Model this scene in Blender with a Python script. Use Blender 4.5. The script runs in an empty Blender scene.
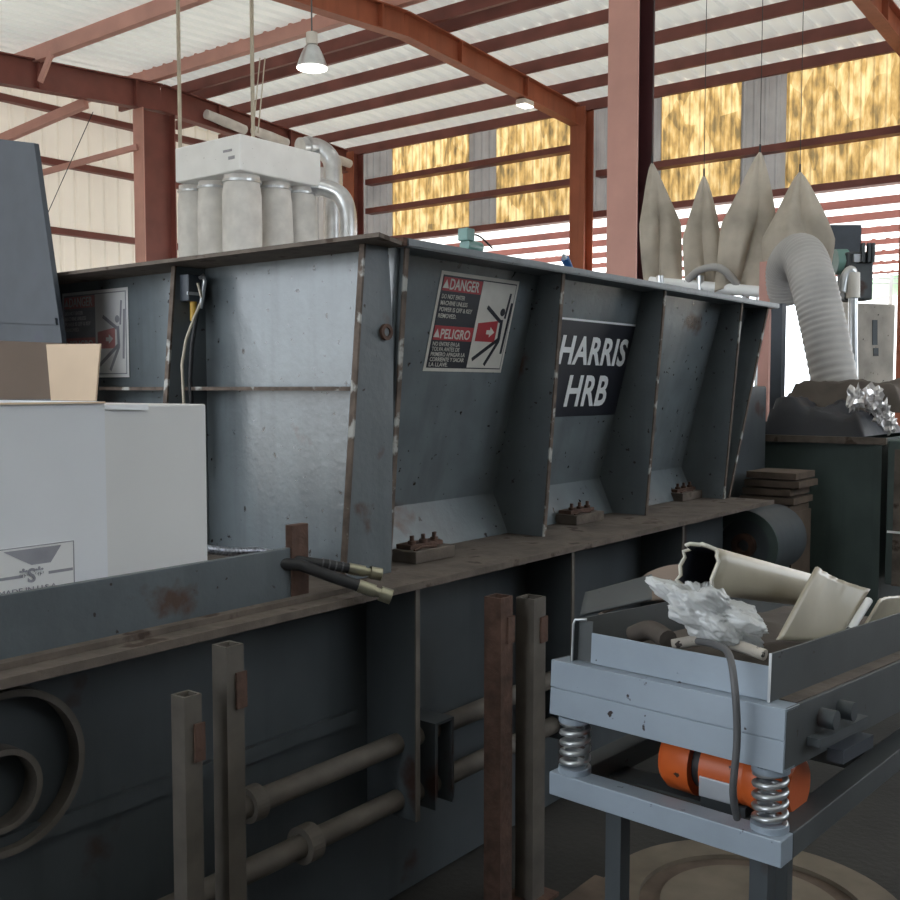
import bpy, bmesh, math, random
from mathutils import Vector, Matrix, noise
random.seed(7)
S = bpy.context.scene
COL = S.collection
V = Vector
# ---------------------------------------------------------------- camera
FOC = 1024.0
pit = math.atan(62/1024); yaw = math.atan(804/1024)
Fh = V((math.cos(yaw), math.sin(yaw), 0)); RT = V((math.sin(yaw), -math.cos(yaw), 0)); UPZ = V((0, 0, 1))
FW = Fh*math.cos(pit) - UPZ*math.sin(pit); UP = Fh*math.sin(pit) + UPZ*math.cos(pit)
EYE = V((0, 0, 1.6))
def P(px, py, X=None, Y=None, Z=None, t=None):
    d = FW + RT*((px-450)/FOC) - UP*((py-450)/FOC)
    if X is not None: k = X/d.x
    elif Y is not None: k = Y/d.y
    elif Z is not None: k = (Z-1.6)/d.z
    else: k = t
    return EYE + d*k
def PP(px, py, o, n):
    d = FW + RT*((px-450)/FOC) - UP*((py-450)/FOC)
    return EYE + d*((o-EYE).dot(n)/d.dot(n))
cam = bpy.data.objects.new('camera', bpy.data.cameras.new('camera'))
COL.objects.link(cam)
cam.location = EYE
m = Matrix((RT, UP, -FW)).transposed().to_4x4()
cam.rotation_euler = m.to_euler()
cam.data.sensor_width = 36; cam.data.lens = 36*FOC/900
cam.data.clip_start = .05; cam.data.clip_end = 300
S.camera = cam
# ---------------------------------------------------------------- materials
def mat(name, base, rough=.6, metal=0, var=.12, scale=6, rust=0, rustcol=(.085, .052, .038), rscale=5, streak=0,
        spots=0, transl=0, tcol=None, bump=0, bscale=40, alpha=1, speck=0, spec=.5):
    mt = bpy.data.materials.new(name); mt.use_nodes = True
    n = mt.node_tree.nodes; l = mt.node_tree.links
    b = n['Principled BSDF']; out = n['Material Output']
    b.inputs['Roughness'].default_value = rough; b.inputs['Metallic'].default_value = metal
    b.inputs['Specular IOR Level'].default_value = spec
    tc = n.new('ShaderNodeTexCoord'); src = tc.outputs['Object']
    def nz(sc, det=5, vec=None, stretch=None):
        t = n.new('ShaderNodeTexNoise'); t.inputs['Scale'].default_value = sc; t.inputs['Detail'].default_value = det
        if stretch:
            mp = n.new('ShaderNodeMapping'); mp.inputs['Scale'].default_value = stretch
            l.new(src, mp.inputs[0]); l.new(mp.outputs[0], t.inputs['Vector'])
        else: l.new(src, t.inputs['Vector'])
        return t.outputs['Fac']
    def ramp(fac, a, bb, c0=(0, 0, 0, 1), c1=(1, 1, 1, 1)):
        r = n.new('ShaderNodeValToRGB'); r.color_ramp.elements[0].position = a; r.color_ramp.elements[1].position = bb
        r.color_ramp.elements[0].color = c0; r.color_ramp.elements[1].color = c1
        l.new(fac, r.inputs[0]); return r.outputs[0]
    def mix(fac, a, c):
        x = n.new('ShaderNodeMix'); x.data_type = 'RGBA'
        if isinstance(fac, float): x.inputs[0].default_value = fac
        else: l.new(fac, x.inputs[0])
        for s, v in ((6, a), (7, c)):
            if isinstance(v, tuple): x.inputs[s].default_value = (*v[:3], 1)
            else: l.new(v, x.inputs[s])
        return x.outputs[2]
    lo = tuple(c*(1-var) for c in base); hi = tuple(min(1, c*(1+var)) for c in base)
    col = ramp(nz(scale), .3, .7, (*lo, 1), (*hi, 1))
    if streak:
        col = mix(ramp(nz(3, 6, stretch=(4, 4, .35)), .5, .75), col, tuple(c*(1-streak) for c in base))
    if rust:
        col = mix(ramp(nz(rscale, 8), .72-rust*.3, .78-rust*.3), col, rustcol)
    if speck:
        col = mix(ramp(nz(38, 3), .74-speck*.1, .77-speck*.1), col, (.03, .022, .02))
    l.new(col, b.inputs['Base Color'])
    if bump:
        bp = n.new('ShaderNodeBump'); bp.inputs['Strength'].default_value = bump; bp.inputs['Distance'].default_value = .01
        l.new(nz(bscale, 6), bp.inputs['Height']); l.new(bp.outputs[0], b.inputs['Normal'])
    sh = b.outputs[0]
    if transl:
        t = n.new('ShaderNodeBsdfTranslucent'); 
        if tcol: t.inputs[0].default_value = (*tcol, 1)
        else: l.new(col, t.inputs[0])
        mx = n.new('ShaderNodeMixShader'); mx.inputs[0].default_value = transl
        l.new(sh, mx.inputs[1]); l.new(t.outputs[0], mx.inputs[2]); sh = mx.outputs[0]
    if alpha < 1:
        t = n.new('ShaderNodeBsdfTransparent'); mx = n.new('ShaderNodeMixShader'); mx.inputs[0].default_value = alpha
        l.new(t.outputs[0], mx.inputs[1]); l.new(sh, mx.inputs[2]); sh = mx.outputs[0]
    l.new(sh, out.inputs['Surface'])
    return mt
M = {}
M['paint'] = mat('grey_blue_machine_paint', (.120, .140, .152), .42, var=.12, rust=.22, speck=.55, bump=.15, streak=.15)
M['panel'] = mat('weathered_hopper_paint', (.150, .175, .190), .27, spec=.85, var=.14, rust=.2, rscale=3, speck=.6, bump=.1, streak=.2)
M['edge'] = mat('rusty_plate_edge', (.11, .082, .065), .8, var=.4, scale=25, rust=.5, rustcol=(.42, .42, .4), rscale=14)
M['dusty'] = mat('dusty_rusty_flange', (.135, .11, .092), .9, var=.35, scale=9, rust=.45, rustcol=(.06, .04, .03), rscale=9, bump=.4)
M['rust'] = mat('rusted_steel', (.10, .055, .04), .85, var=.4, scale=18, bump=.5)
M['body'] = mat('dark_body_paint', (.06, .07, .078), .5, var=.2, scale=3, rust=.3, rustcol=(.045, .02, .015), rscale=3.2, streak=.2)  # machine paint darkened: shade on the lower body is in the colour
M['bodypipe'] = mat('dusty_pipe_paint', (.12, .105, .09), .7, var=.25, scale=10, rust=.2)
M['navy'] = mat('slate_blue_plate', (.042, .052, .068), .5, var=.15, scale=8, rust=.3, rustcol=(.045, .05, .075), rscale=8)
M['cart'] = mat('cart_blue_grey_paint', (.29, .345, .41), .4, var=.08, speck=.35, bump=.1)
M['cartdark'] = mat('cart_side_paint', (.07, .078, .082), .55, var=.15, speck=.4)  # cart paint darkened to carry the shade on its side faces
M['primer'] = mat('red_oxide_steel', (.20, .062, .048), .55, var=.18, scale=2)
M['primer2'] = mat('orange_oxide_steel', (.36, .105, .05), .6, var=.15, scale=2, streak=.2)
M['maroon'] = mat('dark_maroon_steel', (.075, .026, .03), .45, var=.15, scale=2)  # shade on the centre column's web and rear flange put into the colour
M['pink'] = mat('faded_red_oxide', (.58, .31, .26), .6, var=.1, scale=2)  # red oxide with the daylight on it painted in as pale pink
M['roof'] = mat('white_roof_sheet', (.80, .80, .76), .5, var=.05, scale=.8, transl=.085, tcol=(.75, .75, .7))
M['siding'] = mat('cream_siding_sheet', (.78, .72, .62), .6, var=.06, scale=1, transl=.13, tcol=(.85, .77, .66))
M['zinc'] = mat('grey_zinc_sheet', (.36, .35, .34), .5, var=.2, scale=1.5, transl=.12)
M['canopy'] = mat('canopy_sheet', (.8, .78, .74), .6, var=.05, transl=.6, tcol=(.95, .93, .9))
M['concrete'] = mat('dark_oily_concrete', (.036, .034, .031), .85, var=.4, scale=1.5, rust=.2, rustcol=(.03, .028, .025), bump=.3)
M['ground'] = mat('pale_yard_ground', (.45, .42, .37), .9, var=.2, scale=.4)
M['block'] = mat('dark_block_wall', (.10, .10, .10), .9, var=.2, scale=2)
M['white'] = mat('white_enamel', (.90, .91, .91), .4, var=.04, scale=4, speck=.1)
M['cream'] = mat('cream_enamel', (.76, .72, .66), .45, var=.05, scale=3)
M['bag'] = mat('filter_bag_cloth', (.74, .72, .69), .95, var=.12, scale=5, bump=.3, bscale=20)
M['oldbag'] = mat('dirty_canvas', (.52, .46, .38), .95, var=.3, scale=2.5, bump=.5, bscale=12, transl=.12)
M['galv'] = mat('galvanised_duct', (.62, .64, .66), .28, metal=.85, var=.12, scale=8, bump=.25, bscale=10)
M['flex'] = mat('grey_flexible_duct', (.40, .385, .37), .45, var=.15, scale=3)
M['carton'] = mat('white_carton', (.84, .86, .90), .85, var=.03, scale=3)
M['carton2'] = mat('white_carton_flap', (.82, .82, .82), .85, var=.03, scale=3)
M['kraft'] = mat('brown_cardboard', (.26, .20, .165), .9, var=.08, scale=5)  # brown card darkened for the shade on the carton's back flap
M['kraft2'] = mat('brown_cardboard_pale', (.62, .48, .35), .9, var=.06, scale=5)
M['black'] = mat('black_paint', (.012, .014, .022), .5, var=.2)
M['signblack'] = mat('sign_black', (.016, .018, .028), .45, var=.1)
M['signwhite'] = mat('sign_white', (.62, .60, .55), .5, var=.06, scale=20)
M['signred'] = mat('sign_red', (.38, .03, .04), .5, var=.1, scale=20)
M['fade'] = mat('faded_sign_white', (.88, .88, .88), .4, var=.04)  # white raised for glare on the end sign; also plain label stock
M['fadered'] = mat('faded_sign_red', (.72, .33, .33), .4, var=.1, scale=20)  # header red paled to paint in the glare
M['fadeblack'] = mat('faded_sign_black', (.36, .36, .40), .4, var=.1, scale=20)  # sign black lifted to grey for glare; also ordinary print
M['letters'] = mat('white_lettering', (.88, .9, .92), .5, var=.04)
M['rubber'] = mat('black_rubber', (.02, .02, .022), .55, var=.2, scale=30)
M['cable'] = mat('grey_cable', (.10, .10, .105), .5, var=.1)
M['fitting'] = mat('zinc_hose_fitting', (.42, .40, .30), .35, metal=.8, var=.15, scale=30)
M['braid'] = mat('braided_steel', (.35, .37, .42), .35, metal=.7, var=.7, scale=120)
M['spring'] = mat('spring_steel', (.50, .52, .54), .3, metal=.7, var=.15, scale=20)
M['orange'] = mat('orange_motor_paint', (.62, .12, .025), .4, var=.12, speck=.25)
M['plate'] = mat('aluminium_plate', (.45, .48, .52), .4, metal=.3)
M['beige'] = mat('beige_shell_plastic', (.45, .41, .32), .3, var=.1, scale=9, rust=.08, rustcol=(.2, .16, .11))
M['beigein'] = mat('beige_shell_broken_edge', (.65, .63, .56), .7, var=.1, scale=30)
M['plastic'] = mat('clear_plastic_film', (.82, .84, .85), .12, var=.08, scale=14, transl=.3, alpha=.85, spec=1)
M['bin'] = mat('dark_green_bin_paint', (.06, .085, .08), .6, var=.2, scale=4, streak=.2)
M['tarp'] = mat('black_plastic_sheet', (.010, .013, .022), .55, var=.3, scale=3, bump=.4, bscale=7)
M['brownrag'] = mat('brown_dusty_sheet', (.085, .07, .06), .8, var=.3, scale=5, bump=.5, bscale=10)
M['teal'] = mat('teal_motor_paint', (.16, .30, .27), .4, var=.1, scale=6)
M['blue'] = mat('blue_plastic', (.03, .12, .34), .4, var=.2, scale=20)
M['yellow'] = mat('yellow_plastic', (.5, .3, .04), .5)
M['offwhite'] = mat('dusty_offwhite_machine', (.44, .40, .35), .7, var=.3, scale=4, speck=.5)
M['tan'] = mat('tan_dusty_disc', (.17, .14, .105), .85, var=.25, scale=6)
M['foil'] = mat('crumpled_foil', (.78, .76, .76), .25, metal=.5, var=.1)
M['wood'] = mat('old_pallet_wood', (.11, .08, .06), .9, var=.35, scale=8)
M['wire'] = mat('pale_wire', (.5, .45, .36), .6)
M['greenp'] = mat('pale_green_sheet', (.42, .62, .40), .7)
# lamp glass: a lit lamp
def emis(name, c, s):
    mt = bpy.data.materials.new(name); mt.use_nodes = True
    b = mt.node_tree.nodes['Principled BSDF']; b.inputs['Base Color'].default_value = (*c, 1)
    b.inputs['Emission Color'].default_value = (*c, 1); b.inputs['Emission Strength'].default_value = s
    return mt
M['lamp'] = emis('lit_lamp_glass', (1, .97, .9), 2.5)
# yellow aged translucent sheet (blotchy slabs)
def yellow_mat():
    mt = bpy.data.materials.new('aged_yellow_fibreglass'); mt.use_nodes = True
    n = mt.node_tree.nodes; l = mt.node_tree.links
    tc = n.new('ShaderNodeTexCoord')
    mp = n.new('ShaderNodeMapping'); mp.inputs['Scale'].default_value = (1, 3.4, 1.3); l.new(tc.outputs['Object'], mp.inputs[0])
    t = n.new('ShaderNodeTexNoise'); t.inputs['Scale'].default_value = 2.2; t.inputs['Detail'].default_value = 6; l.new(mp.outputs[0], t.inputs['Vector'])
    vo = n.new('ShaderNodeTexVoronoi'); vo.inputs['Scale'].default_value = .9; l.new(mp.outputs[0], vo.inputs['Vector'])
    ad = n.new('ShaderNodeMath'); ad.operation = 'MULTIPLY_ADD'; ad.inputs[1].default_value = .22
    sx = n.new('ShaderNodeSeparateColor'); l.new(vo.outputs['Color'], sx.inputs[0])
    l.new(sx.outputs[0], ad.inputs[0]); l.new(t.outputs['Fac'], ad.inputs[2])
    r = n.new('ShaderNodeValToRGB'); l.new(ad.outputs[0], r.inputs[0])
    e = r.color_ramp.elements; e[0].position = .4; e[0].color = (.10, .07, .032, 1); e[1].position = .82; e[1].color = (.40, .30, .15, 1)
    k = e.new(.58); k.color = (.245, .155, .055, 1)
    tr = n.new('ShaderNodeBsdfTranslucent'); l.new(r.outputs[0], tr.inputs[0])
    b = n['Principled BSDF']; l.new(r.outputs[0], b.inputs['Base Color']); b.inputs['Roughness'].default_value = .5
    mx = n.new('ShaderNodeMixShader'); mx.inputs[0].default_value = .85
    l.new(b.outputs[0], mx.inputs[1]); l.new(tr.outputs[0], mx.inputs[2]); l.new(mx.outputs[0], n['Material Output'].inputs['Surface'])
    return mt
M['yel'] = yellow_mat()
# ---------------------------------------------------------------- mesh helpers
class MB:
    def __init__(s): s.v = []; s.f = []; s.mi = []; s.cur = 0; s.sm = []
    def add(s, vs, fs, smooth=False):
        o = len(s.v); s.v += [V(p) for p in vs]
        for f in fs: s.f.append([i+o for i in f]); s.mi.append(s.cur); s.sm.append(smooth)
        return s
    def hexa(s, a):  # 8 points: bottom 4 ccw, top 4 ccw
        return s.add(a, [(3, 2, 1, 0), (4, 5, 6, 7), (0, 1, 5, 4), (1, 2, 6, 5), (2, 3, 7, 6), (3, 0, 4, 7)])
    def box(s, x0, x1, y0, y1, z0, z1, T=None):
        pts = [V(p) for p in ((x0, y0, z0), (x1, y0, z0), (x1, y1, z0), (x0, y1, z0), (x0, y0, z1), (x1, y0, z1), (x1, y1, z1), (x0, y1, z1))]
        if T: pts = [T(p) for p in pts]
        return s.hexa(pts)
    def prism(s, poly, d):  # polygon points extruded by d
        n = len(poly); a = [V(p) for p in poly]; b = [p+V(d) for p in a]
        return s.add(a+b, [tuple(range(n))[::-1], tuple(range(n, 2*n))]+[(i, (i+1) % n, n+(i+1) % n, n+i) for i in range(n)])
    def beam(s, a, b, w, h, up=V((0, 0, 1))):
        a = V(a); b = V(b); d = (b-a).normalized(); sd = d.cross(up).normalized()*w/2; u = sd.cross(d).normalized()*h/2
        return s.hexa([a-sd-u, a+sd-u, b+sd-u, b-sd-u, a-sd+u, a+sd+u, b+sd+u, b-sd+u])
    def ibeam(s, a, b, w, h, tf=.02, tw=.02, up=V((0, 0, 1))):
        a = V(a); b = V(b); d = (b-a).normalized(); sd = d.cross(up).normalized(); u = sd.cross(d).normalized()
        s.beam(a+u*(h/2-tf/2), b+u*(h/2-tf/2), w, tf, up); s.beam(a-u*(h/2-tf/2), b-u*(h/2-tf/2), w, tf, up)
        return s.beam(a, b, tw, h-2*tf, up)
    def tube(s, path, r, n=16, cap=True, rfun=None, squash=None):
        path = [V(p) for p in path]; rings = []; prev = None
        for i, p in enumerate(path):
            t = (path[min(i+1, len(path)-1)]-path[max(i-1, 0)]).normalized()
            if prev is None:
                ref = V((0, 0, 1)) if abs(t.z) < .9 else V((1, 0, 0)); x = t.cross(ref).normalized()
            else: x = (prev-t*prev.dot(t)).normalized()
            prev = x; y = t.cross(x)
            rr = r[i] if isinstance(r, (list, tuple)) else r
            rings.append([p+(x*math.cos(2*math.pi*k/n)+y*math.sin(2*math.pi*k/n))*rr for k in range(n)])
        vs = [q for rg in rings for q in rg]; fs = []
        for i in range(len(path)-1):
            for k in range(n): fs.append((i*n+k, i*n+(k+1) % n, (i+1)*n+(k+1) % n, (i+1)*n+k))
        s.add(vs, fs, True)
        if cap:
            s.add(rings[0], [tuple(range(n))[::-1]]); s.add(rings[-1], [tuple(range(n))])
        return s
    def cyl(s, a, b, r, n=20): return s.tube([a, b], r, n)
    def ring(s, c, ax, r0, r1, h, n=40, a0=0, a1=2*math.pi):
        ax = V(ax).normalized(); ref = V((0, 0, 1)) if abs(ax.z) < .9 else V((1, 0, 0)); x = ax.cross(ref).normalized(); y = ax.cross(x); c = V(c)
        vs = []; full = abs(a1-a0-2*math.pi) < 1e-4; m_ = n if full else n+1
        for i in range(m_):
            a = a0+(a1-a0)*i/n; d = x*math.cos(a)+y*math.sin(a)
            vs += [c+d*r0, c+d*r1, c+d*r1+ax*h, c+d*r0+ax*h]
        fs = []
        for i in range(n):
            j = (i+1) % m_
            for k in range(4): fs.append((i*4+k, i*4+(k+1) % 4, j*4+(k+1) % 4, j*4+k))
        if not full: fs += [(0, 1, 2, 3), (4*n+3, 4*n+2, 4*n+1, 4*n)]
        return s.add(vs, fs)
    def loft(s, rings, cap=True, smooth=True):
        n = len(rings[0]); vs = [q for rg in rings for q in rg]; fs = []
        for i in range(len(rings)-1):
            for k in range(n): fs.append((i*n+k, i*n+(k+1) % n, (i+1)*n+(k+1) % n, (i+1)*n+k))
        s.add(vs, fs, smooth)
        if cap: s.add(rings[0], [tuple(range(n))[::-1]]); s.add(rings[-1], [tuple(range(n))])
        return s
    def build(s, name, mats, parent=None, bevel=0, solid=0, fixn=True):
        me = bpy.data.meshes.new(name)
        off = parent_loc(parent)
        me.from_pydata([p-off for p in s.v], [], s.f); 
        if isinstance(mats, str): mats = [mats]
        for k in mats: me.materials.append(M[k])
        for p, mi, sm in zip(me.polygons, s.mi, s.sm): p.material_index = mi; p.use_smooth = sm
        if fixn:
            bm = bmesh.new(); bm.from_mesh(me); bmesh.ops.recalc_face_normals(bm, faces=bm.faces); bm.to_mesh(me); bm.free()
        o = bpy.data.objects.new(name, me); COL.objects.link(o)
        if parent: o.parent = parent
        if bevel:
            b = o.modifiers.new('bevel', 'BEVEL'); b.width = bevel; b.segments = 2; b.limit_method = 'ANGLE'
        if solid:
            b = o.modifiers.new('solid', 'SOLIDIFY'); b.thickness = solid
        return o
def parent_loc(p):
    o = V((0, 0, 0))
    while p is not None:
        o += p.location; p = p.parent
    return o
def thing(name, label, cat, loc, group=None):
    o = bpy.data.objects.new(name, None); COL.objects.link(o); o.location = V(loc); o.empty_display_size = .1
    o['label'] = label; o['category'] = cat
    if group: o['group'] = group
    return o
def tag(o, label, cat, group=None):
    o['label'] = label; o['category'] = cat
    if group: o['group'] = group
    return o
def struct(o): o['kind'] = 'structure'; return o
def recenter(o):  # move a one-mesh thing's origin to its base
    me = o.data; xs = [v.co.x for v in me.vertices]; ys = [v.co.y for v in me.vertices]; zs = [v.co.z for v in me.vertices]
    c = V(((min(xs)+max(xs))/2, (min(ys)+max(ys))/2, min(zs)))
    for v in me.vertices: v.co -= c
    o.location = o.location + c
    return o
def text(txt, size, origin, ex, ey, matn, parent, name='lettering', ext=.0006, bold=0, width=None, shear=0, spacing=1, line=1):
    c = bpy.data.curves.new(name, 'FONT'); c.body = txt; c.size = size; c.extrude = ext; c.offset = bold; c.shear = shear
    c.space_character = spacing; c.space_line = line; c.resolution_u = 3
    tmp = bpy.data.objects.new('tmp', c); COL.objects.link(tmp)
    bpy.context.view_layer.update()
    me = bpy.data.meshes.new_from_object(tmp.evaluated_get(bpy.context.evaluated_depsgraph_get()))
    bpy.data.objects.remove(tmp); bpy.data.curves.remove(c)
    xs = [v.co.x for v in me.vertices]; w = max(xs)-min(xs); k = (width/w) if width else 1; x0 = min(xs)
    ez = ex.cross(ey).normalized(); off = parent_loc(parent)
    for v in me.vertices:
        v.co = V(origin)+ex*((v.co.x-x0)*k)+ey*v.co.y+ez*v.co.z-off
    me.materials.clear(); me.materials.append(M[matn])
    o = bpy.data.objects.new(name, me); COL.objects.link(o); o.parent = parent
    return o
# ================================================================ BUILDING
XB = 17.4; XF = -5.0; YF = [4.3, 10.3, 16.3]; YW = 18.5; RZ = 12.0; EAVE = 6.9; SL = .065
def rt(x): return EAVE+(XB-RZ)*SL-abs(x-RZ)*SL     # top of rafters
def rt_(x): return rt(x)
def floor_():
    b = MB().box(XF, XB+.2, -7, YW+.3, -.1, 0); struct(b.build('floor', 'concrete'))
    b = MB().box(-80, XF, -80, 110, -.14, -.04).box(XB+.2, 120, -80, 110, -.14, -.04).box(XF, XB+.2, -80, -7, -.14, -.04).box(XF, XB+.2, YW+.3, 110, -.14, -.04)
    struct(b.build('yard_ground', 'ground'))
floor_()
def corr(p0, ux, uy, L, W, pitch, mat_, name, h=.03, rib=.06, thick=0):
    """sheet: runs L along ux, ribs repeat across uy, raised along ux x uy"""
    ux = V(ux).normalized(); uy = V(uy).normalized(); nz_ = ux.cross(uy).normalized(); p0 = V(p0)
    prof = []; y = 0
    while y < W-1e-6:
        prof += [(y, 0), (min(y+pitch-rib*1.6, W), 0), (min(y+pitch-rib*1.2, W), h), (min(y+pitch-rib*.4, W), h)]; y += pitch
    prof.append((W, 0))
    a = [p0+uy*q+nz_*r for q, r in prof]; b = [p+ux*L for p in a]; n = len(a)
    m_ = MB().add(a+b, [(i, i+1, n+i+1, n+i) for i in range(n-1)])
    return m_
# roof
mr = MB()
for sgn, x1 in ((1, XB+.3), (-1, XF-.2)):
    L = abs(x1-RZ); ux = V((sgn, 0, -SL)); 
    for pr in [corr((RZ, -7, EAVE+(XB-RZ)*SL+.21), ux, V((0, 1, 0)), L*math.sqrt(1+SL*SL), 25.6, .3, 'roof', 'roof', h=.045*sgn, rib=.08)]:
        mr.add(pr.v, pr.f)
struct(mr.build('ceiling', 'roof', fixn=False))
mr = corr((RZ+1, YW, rt(11)+.1), V((-1, 0, -.02)), V((0, 1, -.2)), 14, 8, .3, 'roof', 'r', h=-.035, rib=.08)
# back wall: sheets and girts
wall_z0, wall_z1 = 4.9, 7.05
def yat(px): return P(px, 200, X=XB).y
spans = [(386, 463), (490, 577), (655, 735), (780, 905)]
ys = sorted([(yat(a), yat(b)) for a, b in spans])   # (larger, smaller)
segs = []; cury = YW
for a, b in sorted([(yat(a), yat(b)) for a, b in spans], key=lambda t: -t[0]):
    segs.append((cury, a, 'zinc')); segs.append((a, b, 'yel')); cury = b
segs.append((cury, 2.5, 'zinc')); segs.append((2.5, .2, 'yel')); segs.append((.2, -7, 'zinc'))
mz = MB(); k_ = 0
for a, b, kk in segs:
    if kk == 'zinc':
        c = corr((XB+.22, b, wall_z0), V((0, 0, 1)), V((0, 1, 0)), wall_z1-wall_z0, a-b, .2, '', '', h=-.03, rib=.06)
        mz.add(c.v, c.f)
struct(mz.build('wall_back', 'zinc', fixn=False))
for i, (a, b, kk) in enumerate([s_ for s_ in segs if s_[2] == 'yel']):
    c = corr((XB+.22, b, wall_z0), V((0, 0, 1)), V((0, 1, 0)), wall_z1-wall_z0, a-b, .2, '', '', h=-.03, rib=.06)
    struct(c.build('window_%d' % (i+1), 'yel', fixn=False))
# left wall siding (parallel to X)
c = corr((XF-.2, YW, 0), V((0, 0, 1)), V((1, 0, 0)), 7.5, XB-XF+.4, .33, '', '', h=-.035, rib=.07)
struct(c.build('wall_left', 'siding', fixn=False))
# dark wall behind the camera
b = MB().box(XF-.2, 4.5, -7.2, -7, 0, 7.0).box(12.5, XB+.2, -7.2, -7, 0, 7.0).box(4.5, 12.5, -7.2, -7, 0, 3.6)
struct(b.build('wall_right', 'block'))
# the near-left end of the hall: masonry wall with a wide open doorway
b = MB().box(XF-.2, XF, -7, .5, 0, 6.05).box(XF-.2, XF, 13, YW, 0, 6.05).box(XF-.2, XF, .5, 13, 5.2, 6.05)
struct(b.build('wall_front', 'block'))
# columns and rafters
def rafter(Y, x0, x1, mt, label, depth=.38, w=.2):
    t = thing('steel_rafter', label, 'roof beam', (x1, Y, rt(x1)-depth), 'sloping steel rafters')
    b = MB()
    pts = [x0, RZ, x1] if x0 < RZ < x1 else [x0, x1]
    for a, c_ in zip(pts[:-1], pts[1:]):
        b.ibeam((a, Y, rt(a)-depth/2), (c_, Y, rt(c_)-depth/2), w, depth)
    b.build('beam', mt, t)
    x = x0+1.2
    while x < x1-.3:
        MB().box(x-.012, x+.012, Y-w/2+.005, Y+w/2-.005, rt(x)-depth+.02, rt(x)-.02).build('stiffener_plate', mt, t); x += 1.9
    return t
rafter(16.3, XF+.02, 16.96, 'primer', 'red oxide rafter passing through the tall column behind the white filter unit', .5)
rafter(10.3, XF+.02, 16.96, 'primer2', 'orange brown rafter running down from top centre to the back wall column')
rafter(4.3, XF+.02, 16.96, 'primer2', 'orange brown rafter just showing in the top right corner')
def column(x, y, w, d, ztop, mts, label, light=False):
    t = thing('steel_column', label, 'column', (x, y, 0), 'steel columns')
    b = MB()  # flanges face -X/+X
    b.box(x-d/2, x-d/2+.025, y-w/2, y+w/2, 0.02, ztop)
    b.build('flange', mts[0], t)
    b = MB().box(x+d/2-.025, x+d/2, y-w/2, y+w/2, 0.02, ztop); b.build('flange', mts[1], t)
    b = MB().box(x-d/2+.025, x+d/2-.025, y-.012, y+.012, 0.02, ztop); b.build('web', mts[1], t)
    b = MB().box(x-d/2-.06, x+d/2+.06, y-w/2-.06, y+w/2+.06, 0, .02); b.build('base_plate', mts[1], t)
    return t
column(11.85, 16.3, .3, .72, rt(11.95)-.53, ('pink', 'primer'), 'tall red oxide column left of the white filter bag unit')
cq = P(630, 200, t=10.6)
column(cq.x, cq.y, .34, .36, rt(cq.x)-.02, ('pink', 'maroon'), 'large dark maroon column standing behind the hopper right of centre')
column(17.2, 10.3, .32, .34, rt(17.2), ('primer2', 'primer2'), 'orange brown column between yellow panels at the back wall')
column(17.2, 16.3, .32, .34, rt(17.2), ('primer2', 'primer'), 'red oxide column at back wall beside the silver ducts')
column(17.2, 4.3, .32, .34, rt(17.2), ('primer2', 'primer2'), 'orange brown column at the right edge of the back wall')
# ridge/large longitudinal beams
def purlin(x, y0, y1, d, w, mt, label, drop=0):
    b = MB(); z = rt(x)+d/2-drop
    b.box(x-w/2, x-w/2+.02, y0, y1, z-d/2, z+d/2).box(x-w/2+.02, x+w/2, y0, y1, z-d/2, z-d/2+.02).box(x-w/2+.02, x+w/2, y0, y1, z+d/2-.02, z+d/2)
    return tag(recenter(b.build('roof_purlin', mt)), label, 'roof beam', 'roof purlins')
purlin(11.75, -6.9, 18.4, .23, .14, 'pink', 'broad pink beam from top centre down to the head of the tall left column', .0)
purlin(9.5, -6.9, 18.4, .24, .12, 'pink', 'pink roof beam crossing the top left corner of the picture', .04)
names = ['first dark purlin right of the broad pink ridge beam', 'second dark purlin right of the broad pink ridge beam', 'third dark purlin from the broad pink ridge beam',
         'fourth dark purlin from the broad pink ridge beam', 'fifth dark purlin, next to the eave', 'dark eave purlin along the top of the yellow panels']
for x, nm in zip((12.55, 12.95, 13.95, 15.1, 16.3, 17.35), names):
    purlin(x, -6.9, 18.4, .19, .07, 'primer', nm)
# girts on back wall
def girt(z, y0, y1, label):
    b = MB().box(17.38, 17.6, y0, y1, z-.06, z-.04).box(17.38, 17.4, y0, y1, z-.04, z+.06)
    tag(recenter(b.build('wall_girt', 'primer')), label, 'wall rail', 'wall girts')
girt(5.62, 10.5, 16.1, 'lower red rail across the yellow panels left of the back wall column')
girt(6.27, 10.5, 16.1, 'upper red rail across the yellow panels left of the back wall column')
girt(5.7, -6.5, 10.1, 'red rail across the yellow panels right of the back wall column')
girt(4.93, -6.5, 16.1, 'red rail along the bottom edge of the yellow panels')
for z, nm in ((P(100, 121, Y=YW-.1).z, 'topmost brown rail across the cream sheet wall under the rafter'), (P(90, 170, Y=YW-.1).z, 'upper brown rail across the cream sheet wall'), (P(90, 236, Y=YW-.1).z, 'lower brown rail across the cream sheet wall')):
    b = MB().box(XF+.1, 17.1, YW-.2, YW-.04, z-.05, z-.03).box(XF+.1, 17.1, YW-.2, YW-.18, z-.03, z+.07)
    tag(recenter(b.build('wall_girt', 'primer')), nm, 'wall rail', 'wall girts')
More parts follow.
